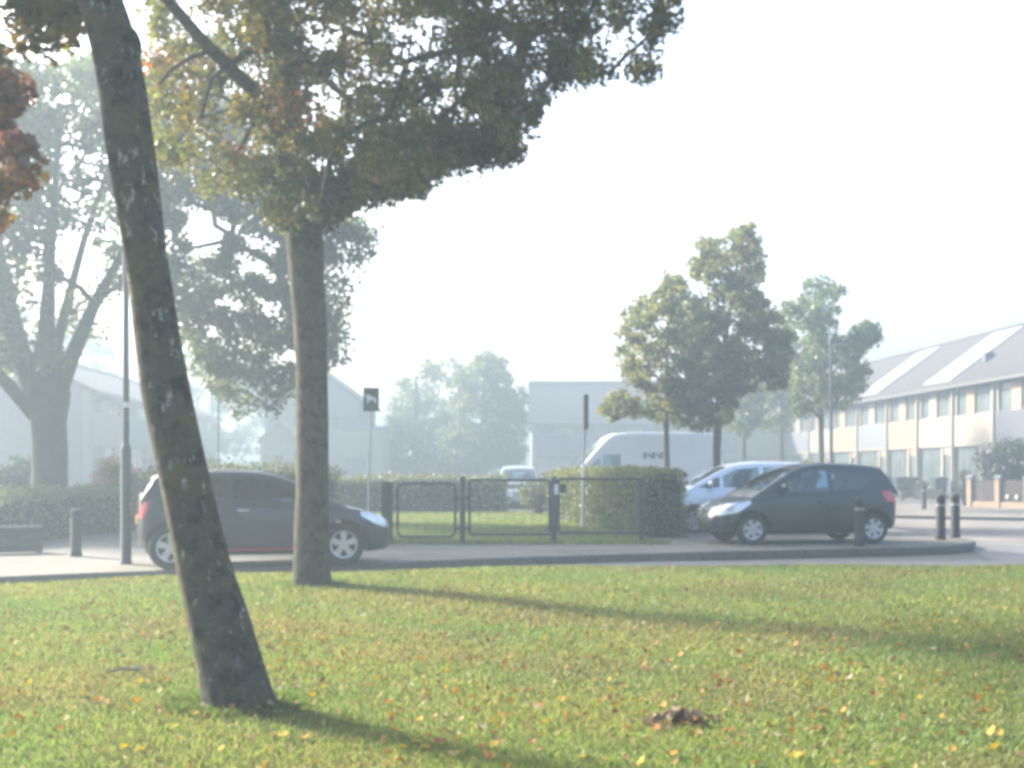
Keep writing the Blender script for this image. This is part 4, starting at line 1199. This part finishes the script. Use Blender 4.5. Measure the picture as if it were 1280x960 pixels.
# low walls and pots by the bins
lw = empty('low_wall', (GX(1142, 60), 60, .07), R(-28), 'low cream garden wall beside the dark wheelie bins', 'garden wall')
MB().box(0, 1.35, -.1, .1, -.03, .42).build('wall', M_cream, lw, bevel=.01)
MB().box(-.03, 1.38, -.13, .13, .421, .48).build('coping', M_wpan, lw, bevel=.01)
pot = empty('plant_pot', (GX(1128, 58.5), 58.5, .07), 0, 'pale plant pot in front of the dark wheelie bin', 'plant pot')
MB().lathe([(.14, 0), (.2, .4), (.22, .42), (.22, .46), (.18, .46), (.17, .40)], 14).build('pot', M_cream, pot, 35)
MB().ball((0, 0, .55), (.2, .2, .18), 10, 7).build('plant', M_core, pot)
def bin_(px, Y, label, m, rz=0):
    t = empty('wheelie_bin', (GX(px, Y), Y, .07), rz, label, 'bin', 'wheelie bins by the house fronts')
    bd = MB()
    bd.add([(-.22, -.25, .05), (.22, -.25, .05), (.22, .25, .05), (-.22, .25, .05), (-.29, -.33, .98), (.29, -.33, .98), (.29, .33, .98), (-.29, .33, .98)], [(3, 2, 1, 0), (4, 5, 6, 7), (0, 1, 5, 4), (1, 2, 6, 5), (2, 3, 7, 6), (3, 0, 4, 7)])
    bd.build('body', m, t, bevel=.02)
    MB().prism([(-.37, .985), (.36, .985), (.36, 1.04), (.0, 1.10), (-.37, 1.03)], -.31, .31, 'x').build('lid', m, t, bevel=.01)
    MB().tube([(-.25, .37, .99), (.25, .37, .99)], .02, 8).build('handle', M_black, t)
    for x in (-.25, .25): MB().tube([(x - .03, .28, .1), (x + .03, .28, .1)], .1, 14).build('wheel', M_black, t, 35)
    return t
M_bin = mat('bin_grey', (.06, .075, .10), .5); M_bin2 = mat('bin_green', (.05, .085, .075), .5)
bin_(1125, 62.5, 'dark blue-grey wheelie bin, near one of a pair behind the pale pot', M_bin, R(-80))
bin_(1138, 63.2, 'dark wheelie bin standing next to the sprawling low plant', M_bin2, R(-80))
bin_(1174, 60.5, 'green-grey wheelie bin right behind the low cream wall', M_bin2, R(-85))
bin_(1108, 64.5, 'dark wheelie bin just past the dark hatchback tail lamp', M_bin, R(-80))

# ---------------------------------------------------------------- vehicles
def take(bm, poly, axis, filt, name, m, parent, smooth=35, off=0., shrink=1.):
    """cut a convex outline into the skin of bm and lift the faces inside it off as a part of their own"""
    idx = {'y': (0, 2), 'z': (0, 1), 'x': (1, 2)}[axis]
    P = [Vector(p) for p in poly]
    A = sum(P[i].x * P[(i + 1) % len(P)].y - P[(i + 1) % len(P)].x * P[i].y for i in range(len(P)))
    if A < 0: P.reverse()
    lo = [min(p[k] for p in P) for k in (0, 1)]; hi = [max(p[k] for p in P) for k in (0, 1)]
    bm.normal_update()
    def near(f):
        a = [v.co[idx[0]] for v in f.verts]; b = [v.co[idx[1]] for v in f.verts]
        return max(a) > lo[0] and min(a) < hi[0] and max(b) > lo[1] and min(b) < hi[1] and filt(f)
    for i in range(len(P)):
        a, b = P[i], P[(i + 1) % len(P)]
        d = b - a
        no = [0, 0, 0]; co = [0, 0, 0]
        no[idx[0]], no[idx[1]] = -d.y, d.x
        co[idx[0]], co[idx[1]] = a.x, a.y
        fs = [f for f in bm.faces if near(f)]
        if not fs: break
        geom = fs + list({e for f in fs for e in f.edges}) + list({v for f in fs for v in f.verts})
        bmesh.ops.bisect_plane(bm, geom=geom, dist=1e-5, plane_co=co, plane_no=no)
    bm.normal_update()
    sel = []
    for f in bm.faces:
        if not filt(f): continue
        c = f.calc_center_median(); q = Vector((c[idx[0]], c[idx[1]]))
        if all((P[(i + 1) % len(P)] - P[i]).cross(q - P[i]) >= -1e-7 for i in range(len(P))): sel.append(f)
    if not sel: return None
    vm, nb = {}, bmesh.new()
    for f in sel:
        vv = []
        for v in f.verts:
            if v not in vm: vm[v] = nb.verts.new(v.co + v.normal * off)
            vv.append(vm[v])
        try: nb.faces.new(vv)
        except ValueError: pass
    bmesh.ops.delete(bm, geom=sel, context='FACES')
    if shrink != 1.:
        c = sum((v.co for v in nb.verts), Vector()) / len(nb.verts)
        for v in nb.verts:
            for k in idx: v.co[k] = c[k] + (v.co[k] - c[k]) * shrink
    me = bpy.data.meshes.new(name)
    nb.to_mesh(me); nb.free()
    return link(name, me, m, parent, smooth)

def wheel(parent, x, y, r, w, spokes, side):
    wh = MB().lathe([(r * .20, -.03), (r * .20, .03), (r * .1, .035)], 14, 'y').build('wheel', M_black, parent, 35)
    wh.location = (x, y, r)
    rr = r * .66
    MB().lathe([(rr, -w / 2), (r * .92, -w / 2), (r, -w * .36), (r, w * .36), (r * .92, w / 2), (rr, w / 2), (rr, -w / 2)], 28, 'y', caps=False).build('tyre', M_tyre, wh, 40)
    mb = MB()
    yo = side * w * .36
    mb.lathe([(rr * .995, -w * .45), (rr * .995, w * .45), (rr * .88, w * .42), (rr * .88, -w * .42), (rr * .995, -w * .45)], 28, 'y', caps=False)
    mb.lathe([(rr * .26, yo - .02), (rr * .24, yo + .02)], 14, 'y')
    for k in range(spokes):
        a = 2 * math.pi * (k + .25) / spokes
        ca, sa = math.cos(a), math.sin(a)
        pts = []
        for rad, hw in ((rr * .15, rr * .17), (rr * .93, rr * .24)):
            for s_ in (-1, 1): pts.append((ca * rad - sa * hw * s_, sa * rad + ca * hw * s_))
        poly = [pts[0], pts[1], pts[3], pts[2]]
        mb.prism(poly, yo - .012, yo + .012, 'y')
    mb.build('rim', M_rim, wh, 35)
    MB().lathe([(rr * .86, -.012 - side * .02), (rr * .86, .0 - side * .02)], 20, 'y').build('shade_backing', M_black, wh)  # black disc standing in for the shade behind the spokes
    return wh

def paint(name, col, metal=.3, rough=.35):
    return mat(name, col, rough, metal, var=.06, scale=3, coat=.5)

def car(name, label, cat, loc, heading, P, pm, group=None):
    t = empty(name, loc, heading, label, cat, group)
    top, bot, hw, roof = P['top'], P['bot'], P['hw'], P['roof']
    x0, x1 = top[0][0], top[-1][0]
    ax, R_ = P['axles'], P['arch']
    xs = set(np.linspace(x0, x1, 60)) | set(x0 + (np.linspace(0, .25, 8) ** 1.6)) | set(x1 - (np.linspace(0, .3, 9) ** 1.6))
    for a in ax:
        xs |= set(a + R_ * np.cos(np.linspace(0, math.pi, 22))) | {a - R_ - .003, a + R_ + .003}
    xs = np.array(sorted(xs)); xs = xs[np.r_[True, np.diff(xs) > 1e-4]]
    zt_f, zb_f, w_f = (lambda x: pchip(top, x)), (lambda x: pchip(bot, x)), (lambda x: pchip(hw, x))
    ZT, ZB, WW = zt_f(xs), zb_f(xs), w_f(xs)
    k_t = P['tumble']; wb_s = P.get('shoulder', .945)
    vs = []
    for x, zt, zb, w in zip(xs, ZT, ZB, WW):
        h = max(zt - zb, .02)
        half = [(0, zb), (.80 * w, zb), (.93 * w, zb + .04 * min(1, h)), (.975 * w, zb + .16 * h), (.995 * w, zb + .36 * h), (w, zb + .56 * h), (.992 * w, zb + .74 * h), (.975 * w, zb + .88 * h), (.955 * w, zb + .96 * h), (wb_s * w - .012, zt), (.80 * w, zt + .012), (.45 * w, zt + .024), (0, zt + .03)]
        za = -1
        for a in ax:
            d = abs(x - a)
            if d <= R_: za = max(za, P['wr'] + math.sqrt(max(0, R_ * R_ - d * d)) * P.get('archk', 1.0))
        half = [(y, max(z, min(za, zt - .03))) for y, z in half]
        vs.append([(x, -y, z) for y, z in half] + [(x, y, z) for y, z in half[-2:0:-1]])
    n = len(vs[0])
    fs = [(i * n + k, i * n + (k + 1) % n, (i + 1) * n + (k + 1) % n, (i + 1) * n + k) for i in range(len(xs) - 1) for k in range(n)]
    fs += [tuple(range(n - 1, -1, -1)), tuple((len(xs) - 1) * n + k for k in range(n))]
    bm = bmesh.new()
    me = MB().add([v for r in vs for v in r], fs).mesh('tmp')
    bm.from_mesh(me); bpy.data.meshes.remove(me)
    under = take(bm, [(x0 - 1, -2), (x1 + 1, -2), (x1 + 1, 2), (x0 - 1, 2)], 'z', lambda f: f.normal.z < -.55 and f.calc_center_median().z < .85, 'underbody', M_black, t)
    for s in (1, -1):
        sd = lambda f, s=s: f.calc_center_median().y * s > .25 and f.normal.z > -.5
        hl = take(bm, P['headlight'], 'y', lambda f, s=s: f.calc_center_median().y * s > P.get('lamp_in', .28), 'headlight', M_headl, t, off=.004)
        tl = take(bm, P['taillight'], 'y', lambda f, s=s: f.calc_center_median().y * s > P.get('tail_in', .45), 'tail_light', M_red, t, off=.006)
        for q in P['doors']:
            d = take(bm, q, 'y', sd, 'door', pm, t, shrink=.985)
            if d:
                c = (max(p[0] for p in q) + min(p[0] for p in q)) / 2
                xh = min(p[0] for p in q) + .20
                zh = P['handle']
                yh = float(w_f(xh)) * .985
                MB().tube([(xh - .08, s * yh, zh), (xh - .05, s * (yh + .035), zh), (xh + .07, s * (yh + .035), zh), (xh + .10, s * yh, zh)], .013, 8).build('handle', P.get('handle_mat', pm), d, 0)
        if P.get('stripe'):
            take(bm, P['stripe'], 'y', sd, 'side_stripe', P['stripe_mat'], t, off=.004)
        if P.get('sill'):
            take(bm, P['sill'], 'y', sd, 'sill_trim', M_black, t, off=.004)
    front = lambda f: f.normal.x > .35
    take(bm, P['grille'], 'x', lambda f: f.normal.x > .3 and f.calc_center_median().x > x1 - .4, 'grille', M_black, t, off=.003)
    if P.get('grille2'): take(bm, P['grille2'], 'x', lambda f: f.normal.x > .3 and f.calc_center_median().x > x1 - .4, 'grille', M_black, t, off=.003)
    b = bpy.data.meshes.new('body'); bm.to_mesh(b); bm.free()
    link('body', b, pm, t, 32)
    # greenhouse
    g0, g1 = roof[0][0], roof[-1][0]
    gx = np.unique(np.r_[np.linspace(g0, g1, 46), g0 + np.linspace(0, .4, 10), g1 - np.linspace(0, .5, 10)])
    zr_f = lambda x: pchip(roof, x)
    def yside(x, z):
        zb = zt_f(x) - .03
        u = np.maximum(0, z - zb)
        return w_f(np.clip(x, x0 + .25, x1 - .55)) * wb_s - .012 - k_t * u - P.get('tumble2', .12) * u * u
    fr = [0, .2, .4, .6, .78, .9, .97]
    tp = [.97, .90, .75, .5, .25, 0]
    rows = []
    for x in gx:
        zb = float(zt_f(x)) - .03; zr = max(float(zr_f(x)), zb + .004)
        h = zr - zb
        half = []
        for f in fr:
            z = zb + f * h
            half.append((float(yside(x, z)) - (.010 * (f > .95)), z))
        yr = float(yside(x, zr))
        for f in tp: half.append((yr * f * .985, zr + min(.030, h * .3) * (1 - f * f) + (0 if f < .9 else -.002)))
        rows.append([(x, -y, z) for y, z in half] + [(x, y, z) for y, z in half[-2::-1]])
    n = len(rows[0])
    fs = [(i * n + k, i * n + k + 1, (i + 1) * n + k + 1, (i + 1) * n + k) for i in range(len(gx) - 1) for k in range(n - 1)]
    me = MB().add([v for r in rows for v in r], fs).mesh('tmp')
    bm = bmesh.new(); bm.from_mesh(me); bpy.data.meshes.remove(me)
    for f in bm.faces:                              # normals outwards on an open shell
        c = f.calc_center_median()
        if f.normal.dot(Vector((0, c.y, c.z - float(zt_f(c.x)) + .3))) < 0: f.normal_flip()
    bm.normal_update()
    for s in (1, -1):
        for q in P['windows']:
            take(bm, q, 'y', lambda f, s=s: f.calc_center_median().y * s > .3 and abs(f.normal.y) > .55, 'side_window', P.get('glass', M_glass), t, shrink=1.004)
    for nm, (xa, xb, wk) in (('windscreen', P['ws']), ('rear_window', P['rw'])):
        if xa is None: continue
        ya, yb = float(yside(xa, zr_f(xa))) * wk, float(yside(xb, zr_f(xb))) * wk
        take(bm, [(xa, -ya), (xb, -yb), (xb, yb), (xa, ya)], 'z', lambda f: abs(f.normal.y) < .6 and f.normal.z > .05, nm, P.get('glass', M_glass), t, shrink=1.003)
    b = bpy.data.meshes.new('roof'); bm.to_mesh(b); bm.free()
    link('roof', b, P.get('roof_mat', pm), t, 32)
    # inside: seats, dashboard, wheel
    zbelt = float(zt_f(0))
    for xs_, nm in P['seats']:
        for yc in ((-.36, .36)):
            mb = MB()
            mb.prism([(xs_ - .20, zbelt + .32), (xs_ - .10, zbelt + .34), (xs_ + .04, zbelt + .0), (xs_ - .10, zbelt + .0)], yc - .22, yc + .22, 'y')
            mb.prism([(xs_ - .26, zbelt + .42), (xs_ - .18, zbelt + .43), (xs_ - .14, zbelt + .33), (xs_ - .23, zbelt + .33)], yc - .11, yc + .11, 'y')
            mb.build('seat', M_seat, t, bevel=.025)
    xd = P['dash']
    MB().box(xd - .12, xd + .22, -.55, .55, float(zt_f(xd)) + .0, float(zt_f(xd)) + .10).build('dashboard', M_black, t, bevel=.03)
    sw = MB()
    ring = [(xd - .22 - .10 * math.sin(a), P.get('drv', .36) + .18 * math.cos(a), zbelt + .10 + .16 * math.sin(a)) for a in np.linspace(0, 2 * math.pi, 17)]
    sw.tube(ring, .015, 6, caps=False).build('steering_wheel', M_black, t, 0)
    # wheels, mirrors, plate, lamps
    for a in ax:
        for s in (1, -1):
            wheel(t, a, s * (float(w_f(a)) - P['ww'] / 2 - .012), P['wr'], P['ww'], P['spokes'], s)
    xm, zm = P['mirror']
    for s in (1, -1):
        ym = float(yside(xm, zm))
        mb = MB().ball((xm, s * (ym + .13), zm + .03), (.06, .10, .075), 12, 8)
        mr = mb.build('mirror', P.get('mirror_mat', pm), t, 0)
        MB().tube([(xm + .02, s * (ym - .01), zm - .02), (xm + .01, s * (ym + .08), zm)], .02, 6).build('mirror_arm', M_black, mr)
        MB().box(xm - .068, xm - .055, s * (ym + .13) - .07, s * (ym + .13) + .07, zm - .02, zm + .08).build('mirror_glass', M_chrome, mr)
    xn = x1 + .006
    if P.get('plate'): MB().box(xn - .03, xn + .008, -.26, .26, P['plate'], P['plate'] + .11).build('number_plate', M_plate, t)
    MB().box(x0 - .014, x0 + .03, -.26, .26, P['rplate'], P['rplate'] + .11).build('number_plate', M_plate, t)
    if P.get('antenna'):
        xa = P['antenna']
        MB().tube([(xa, 0, float(zr_f(xa)) + .02), (xa - .16, 0, float(zr_f(xa)) + .22)], [.008, .004], 6).build('antenna', M_black, t)
    if P.get('wiper'):
        xw = P['wiper']
        MB().tube([(xw, -.05, float(zr_f(xw)) + .04), (xw - .1, .45, float(zr_f(xw - .1)) + .035)], .01, 6).build('wiper', M_black, t)
    return t

HATCH = dict(
    top=[(-1.76, .55), (-1.745, .80), (-1.70, .95), (-1.55, 1.0), (-.8, .985), (.2, .945), (.85, .925), (1.2, .865), (1.5, .785), (1.72, .69), (1.84, .60), (1.89, .46)],
    bot=[(-1.76, .42), (-1.68, .30), (-1.55, .25), (-1.0, .20), (1.0, .19), (1.5, .20), (1.75, .22), (1.85, .27), (1.89, .36)],
    hw=[(-1.76, .55), (-1.70, .68), (-1.5, .79), (-1.0, .825), (.5, .83), (1.15, .815), (1.5, .765), (1.75, .64), (1.86, .48), (1.89, .40)],
    roof=[(-1.73, .98), (-1.66, 1.10), (-1.55, 1.28), (-1.46, 1.40), (-1.30, 1.455), (-.9, 1.49), (-.4, 1.505), (0, 1.485), (.3, 1.40), (.7, 1.19), (1.05, .985), (1.25, .86)],
    axles=(-1.20, 1.22), arch=.355, wr=.29, ww=.19, tumble=.26, spokes=6,
    headlight=[(1.93, .52), (1.93, .68), (1.62, .76), (1.26, .83), (1.24, .77), (1.5, .60)], lamp_in=.27,
    taillight=[(-1.80, .74), (-1.80, 1.02), (-1.34, 1.02), (-1.46, .80)],
    doors=[[(.80, .28), (.82, .92), (-.36, .965), (-.36, .28)]], handle=.80,
    grille=[(-.34, .29), (.34, .29), (.28, .41), (-.28, .41)], plate=None, rplate=.62,
    windows=[[(.80, .985), (.05, 1.38), (-.30, 1.40), (-.30, 1.005)], [(-.40, 1.01), (-.40, 1.40), (-.95, 1.375), (-1.26, 1.20), (-.95, 1.045)]],
    ws=(.30, 1.02, .90), rw=(-1.69, -1.50, .86), seats=[(.0, 'f'), (-.95, 'r')], dash=.62, mirror=(.62, 1.03), antenna=-1.1, wiper=.85)
P_dark = paint('petrol_black_paint', (.006, .019, .030), .1, .45)
car('parked_car', 'dark petrol-grey three-door hatchback with red tail lamp parked behind the bollard', 'car', (5.52, 23.25, .115), R(180 + 10.5), HATCH, P_dark)

SPORT = dict(HATCH)
SPORT.update(
    top=[(-1.90, .52), (-1.88, .80), (-1.84, .95), (-1.70, 1.0), (-.8, .97), (.2, .915), (.85, .885), (1.2, .85), (1.55, .78), (1.82, .68), (1.96, .56), (2.0, .44)],
    bot=[(-1.90, .40), (-1.84, .31), (-1.68, .25), (-1.0, .185), (1.0, .175), (1.55, .19), (1.84, .21), (1.95, .25), (2.0, .34)],
    hw=[(-1.90, .56), (-1.84, .70), (-1.62, .82), (-1.1, .855), (.5, .86), (1.2, .85), (1.58, .79), (1.84, .66), (1.96, .48), (2.0, .40)],
    roof=[(-1.86, .98), (-1.78, 1.08), (-1.66, 1.22), (-1.56, 1.31), (-1.36, 1.365), (-.9, 1.41), (-.35, 1.425), (.05, 1.40), (.35, 1.32), (.75, 1.13), (1.08, .95), (1.28, .84)],
    axles=(-1.24, 1.27), arch=.375, wr=.31, ww=.21, spokes=5,
    headlight=[(2.04, .50), (2.04, .66), (1.78, .74), (1.45, .79), (1.46, .72), (1.72, .58)],
    taillight=[(-1.94, .70), (-1.94, 1.02), (-1.66, 1.02), (-1.70, .86), (-1.80, .72)],
    doors=[[(.80, .30), (.82, .88), (-.45, .94), (-.45, .30)]], handle=.82, handle_mat=M_chrome,
    stripe=[(.86, .245), (.86, .285), (-.84, .285), (-.84, .245)], stripe_mat=mat('red_stripe', (.45, .03, .03), .4),
    windows=[[(.84, .935), (.08, 1.30), (-.38, 1.33), (-.38, .96)], [(-.46, .965), (-.46, 1.33), (-1.05, 1.31), (-1.36, 1.18), (-1.15, 1.01)]],
    ws=(.34, 1.05, .90), rw=(-1.80, -1.60, .86), seats=[(-.05, 'f'), (-1.0, 'r')], dash=.62, mirror=(.66, .98), antenna=-1.15, wiper=.88, glass=M_dglass, mirror_mat=M_black)
def squeeze(v):                      # shorter tail overhang
    return -1.24 + (v + 1.24) * .62 if v < -1.24 else v
SPORT['roof'] = [(a, b - max(0, b - .9) * .10) for a, b in SPORT['roof']]
SPORT['windows'] = [[(a, b - max(0, b - .9) * .10) for a, b in q] for q in SPORT['windows']]
for key in ('top', 'bot', 'hw', 'roof', 'taillight'):
    SPORT[key] = [(squeeze(a), b) for a, b in SPORT[key]]
SPORT['windows'] = [[(squeeze(a), b) for a, b in q] for q in SPORT['windows']]
SPORT['rw'] = (squeeze(-1.80), squeeze(-1.60), .86)
SPORT['axles'] = (-1.22, 1.20)
P_anth = paint('anthracite_paint', (.008, .014, .022), .1, .45)
car('parked_car', 'black sporty hatchback with a red stripe along its sill, parked behind the tree trunks', 'car', (-3.85, 17.85, .115), R(19), SPORT, P_anth)

MPV = dict(HATCH)
MPV.update(
    top=[(-2.05, .55), (-2.03, .85), (-1.98, 1.0), (-1.8, 1.04), (-.8, 1.03), (.3, .985), (1.0, .955), (1.4, .90), (1.7, .82), (1.92, .72), (2.03, .60), (2.07, .46)],
    bot=[(-2.05, .42), (-1.98, .30), (-1.8, .25), (-1.0, .20), (1.0, .19), (1.65, .20), (1.9, .22), (2.02, .27), (2.07, .36)],
    hw=[(-2.05, .58), (-1.98, .72), (-1.75, .83), (-1.1, .855), (.6, .86), (1.3, .845), (1.7, .79), (1.93, .66), (2.04, .48), (2.07, .40)],
    roof=[(-2.02, 1.02), (-1.95, 1.18), (-1.85, 1.36), (-1.74, 1.47), (-1.5, 1.53), (-.9, 1.565), (-.2, 1.57), (.25, 1.53), (.6, 1.43), (1.05, 1.20), (1.40, 1.0), (1.58, .88)],
    axles=(-1.28, 1.31), arch=.36, wr=.30, ww=.19,
    headlight=[(2.1, .55), (2.1, .72), (1.82, .80), (1.42, .87), (1.42, .80), (1.68, .64)],
    taillight=[(-2.1, .80), (-2.1, 1.1), (-1.75, 1.1), (-1.8, .86)],
    doors=[[(.92, .28), (.94, .94), (-.22, .99), (-.22, .28)], [(-.25, .28), (-.25, .99), (-.98, 1.01), (-.90, .66), (-.88, .28)]], handle=.88,
    windows=[[(1.20, 1.02), (.82, 1.23), (.72, 1.25), (.72, 1.015)], [(.64, 1.015), (.64, 1.27), (.35, 1.42), (-.18, 1.47), (-.18, 1.03)], [(-.28, 1.04), (-.28, 1.47), (-.98, 1.47), (-.98, 1.06)], [(-1.06, 1.08), (-1.06, 1.46), (-1.5, 1.42), (-1.62, 1.24)]],
    ws=(.52, 1.32, .90), rw=(-1.98, -1.78, .86), seats=[(.15, 'f'), (-.8, 'r')], dash=.95, mirror=(.95, 1.07), antenna=-1.4, wiper=1.1)
P_silver = paint('pale_silver_paint', (.66, .70, .78), .35, .32)
car('parked_car', 'pale silver family car mostly hidden behind the dark petrol-grey hatchback', 'car', (5.25, 27.3, .1), R(184), MPV, P_silver)
FAR = dict(MPV)
FAR.update(roof=[(a, b + .08) for a, b in MPV['roof']])
P_pale = paint('pale_grey_paint', (.42, .46, .46), .3, .35)
car('parked_car', 'light grey car facing the green, seen above the far hedge', 'car', (GX(648, 44.5), 44.5, .0), R(-90), FAR, P_pale)

VAN = dict(
    top=[(-2.65, .6), (-2.64, 1.2), (-2.60, 1.30), (-2.5, 1.32), (-.8, 1.32), (.6, 1.30), (1.5, 1.26), (1.95, 1.18), (2.3, 1.08), (2.5, .95), (2.6, .78), (2.63, .55)],
    bot=[(-2.65, .45), (-2.5, .36), (-1.0, .30), (1.0, .28), (2.1, .28), (2.45, .30), (2.58, .36), (2.63, .44)],
    hw=[(-2.65, .93), (-2.6, .97), (-2.4, .99), (0, 1.0), (1.5, .995), (2.0, .95), (2.35, .83), (2.55, .66), (2.63, .5)],
    roof=[(-2.645, 1.30), (-2.62, 1.9), (-2.58, 2.35), (-2.50, 2.52), (-2.3, 2.58), (-1, 2.61), (0, 2.61), (.75, 2.56), (1.05, 2.42), (1.4, 2.06), (1.8, 1.60), (2.1, 1.25), (2.3, 1.06)],
    axles=(-1.62, 1.68), arch=.42, wr=.34, ww=.21, tumble=.05, tumble2=.02, spokes=6, shoulder=.985,
    headlight=[(2.66, .75), (2.66, .98), (2.45, 1.08), (2.2, 1.12), (2.25, .95)], lamp_in=.4,
    taillight=[(-2.7, .75), (-2.7, 1.25), (-2.56, 1.25), (-2.56, .75)], tail_in=.8,
    doors=[[(1.22, .36), (1.22, 1.25), (.38, 1.28), (.38, .36)]], handle=1.05,
    grille=[(-.5, .62), (.5, .62), (.45, .80), (-.45, .80)], plate=.42, rplate=.8,
    windows=[[(1.74, 1.36), (1.36, 1.80), (1.26, 1.82), (1.26, 1.35)], [(1.20, 1.35), (1.20, 1.92), (.62, 1.92), (.62, 1.36)]],
    ws=(1.12, 2.0, .90), rw=(None, None, 0), seats=[(.45, 'f')], dash=1.55, mirror=(1.35, 1.45), sill=[(-2.5, .52), (-2.5, .64), (1.2, .64), (1.2, .52)])
P_van = paint('van_white_paint', (.78, .80, .84), 0, .4)
vn = car('parked_van', 'white high-roofed delivery van parked behind the tall square-cut hedge', 'van', (GX(794, 38.6), 38.6, .08), R(184), VAN, P_van)
# the short row of dark lettering on its side: too small in the photograph to read, kept as worn strokes
mb = MB()
x = -.10
for wd, kind in ((.09, 0), (.03, 2), (.09, 1), (.09, 0), (.02, 2), (.09, 1), (.10, 0), (.05, 2), (.09, 1)):
    z0, z1, yy_ = 1.80, 1.98, 0
    y_ = .945
    if kind == 0: mb.box(x - wd, x, y_, y_ + .022, z0, z0 + .03).box(x - wd, x, y_, y_ + .022, z1 - .03, z1).box(x - wd, x - wd + .025, y_, y_ + .022, z0 + .031, z1 - .031).box(x - .025, x, y_, y_ + .022, z0 + .031, z1 - .031)
    elif kind == 1: mb.box(x - wd, x, y_, y_ + .022, z0 + .07, z0 + .10).box(x - wd, x - wd + .025, y_, y_ + .022, z0, z0 + .069).box(x - .025, x, y_, y_ + .022, z0 + .101, z1)
    x -= wd + .02
mb.build('lettering', mat('lettering_ink', (.10, .11, .14), .6), vn)

# ---------------------------------------------------------------- haze
hz = MB().box(-300, 300, -55, 395, -1.2, 14.5).build('haze', None)
hm = bpy.data.materials.new('haze_air'); hm.use_nodes = True
n, l = hm.node_tree.nodes, hm.node_tree.links
n.remove(n['Principled BSDF'])
pv = n.new('ShaderNodeVolumePrincipled')
pv.inputs['Color'].default_value = (.238, .295, .348, 1)
pv.inputs['Density'].default_value = HAZE_DENSITY
pv.inputs['Anisotropy'].default_value = HAZE_G
l.new(pv.outputs[0], n['Material Output'].inputs['Volume'])
hz.data.materials.append(hm)
hz['kind'] = 'stuff'
hz['label'] = 'pale smoky haze hanging over the whole street'
hz.display_type = 'WIRE'
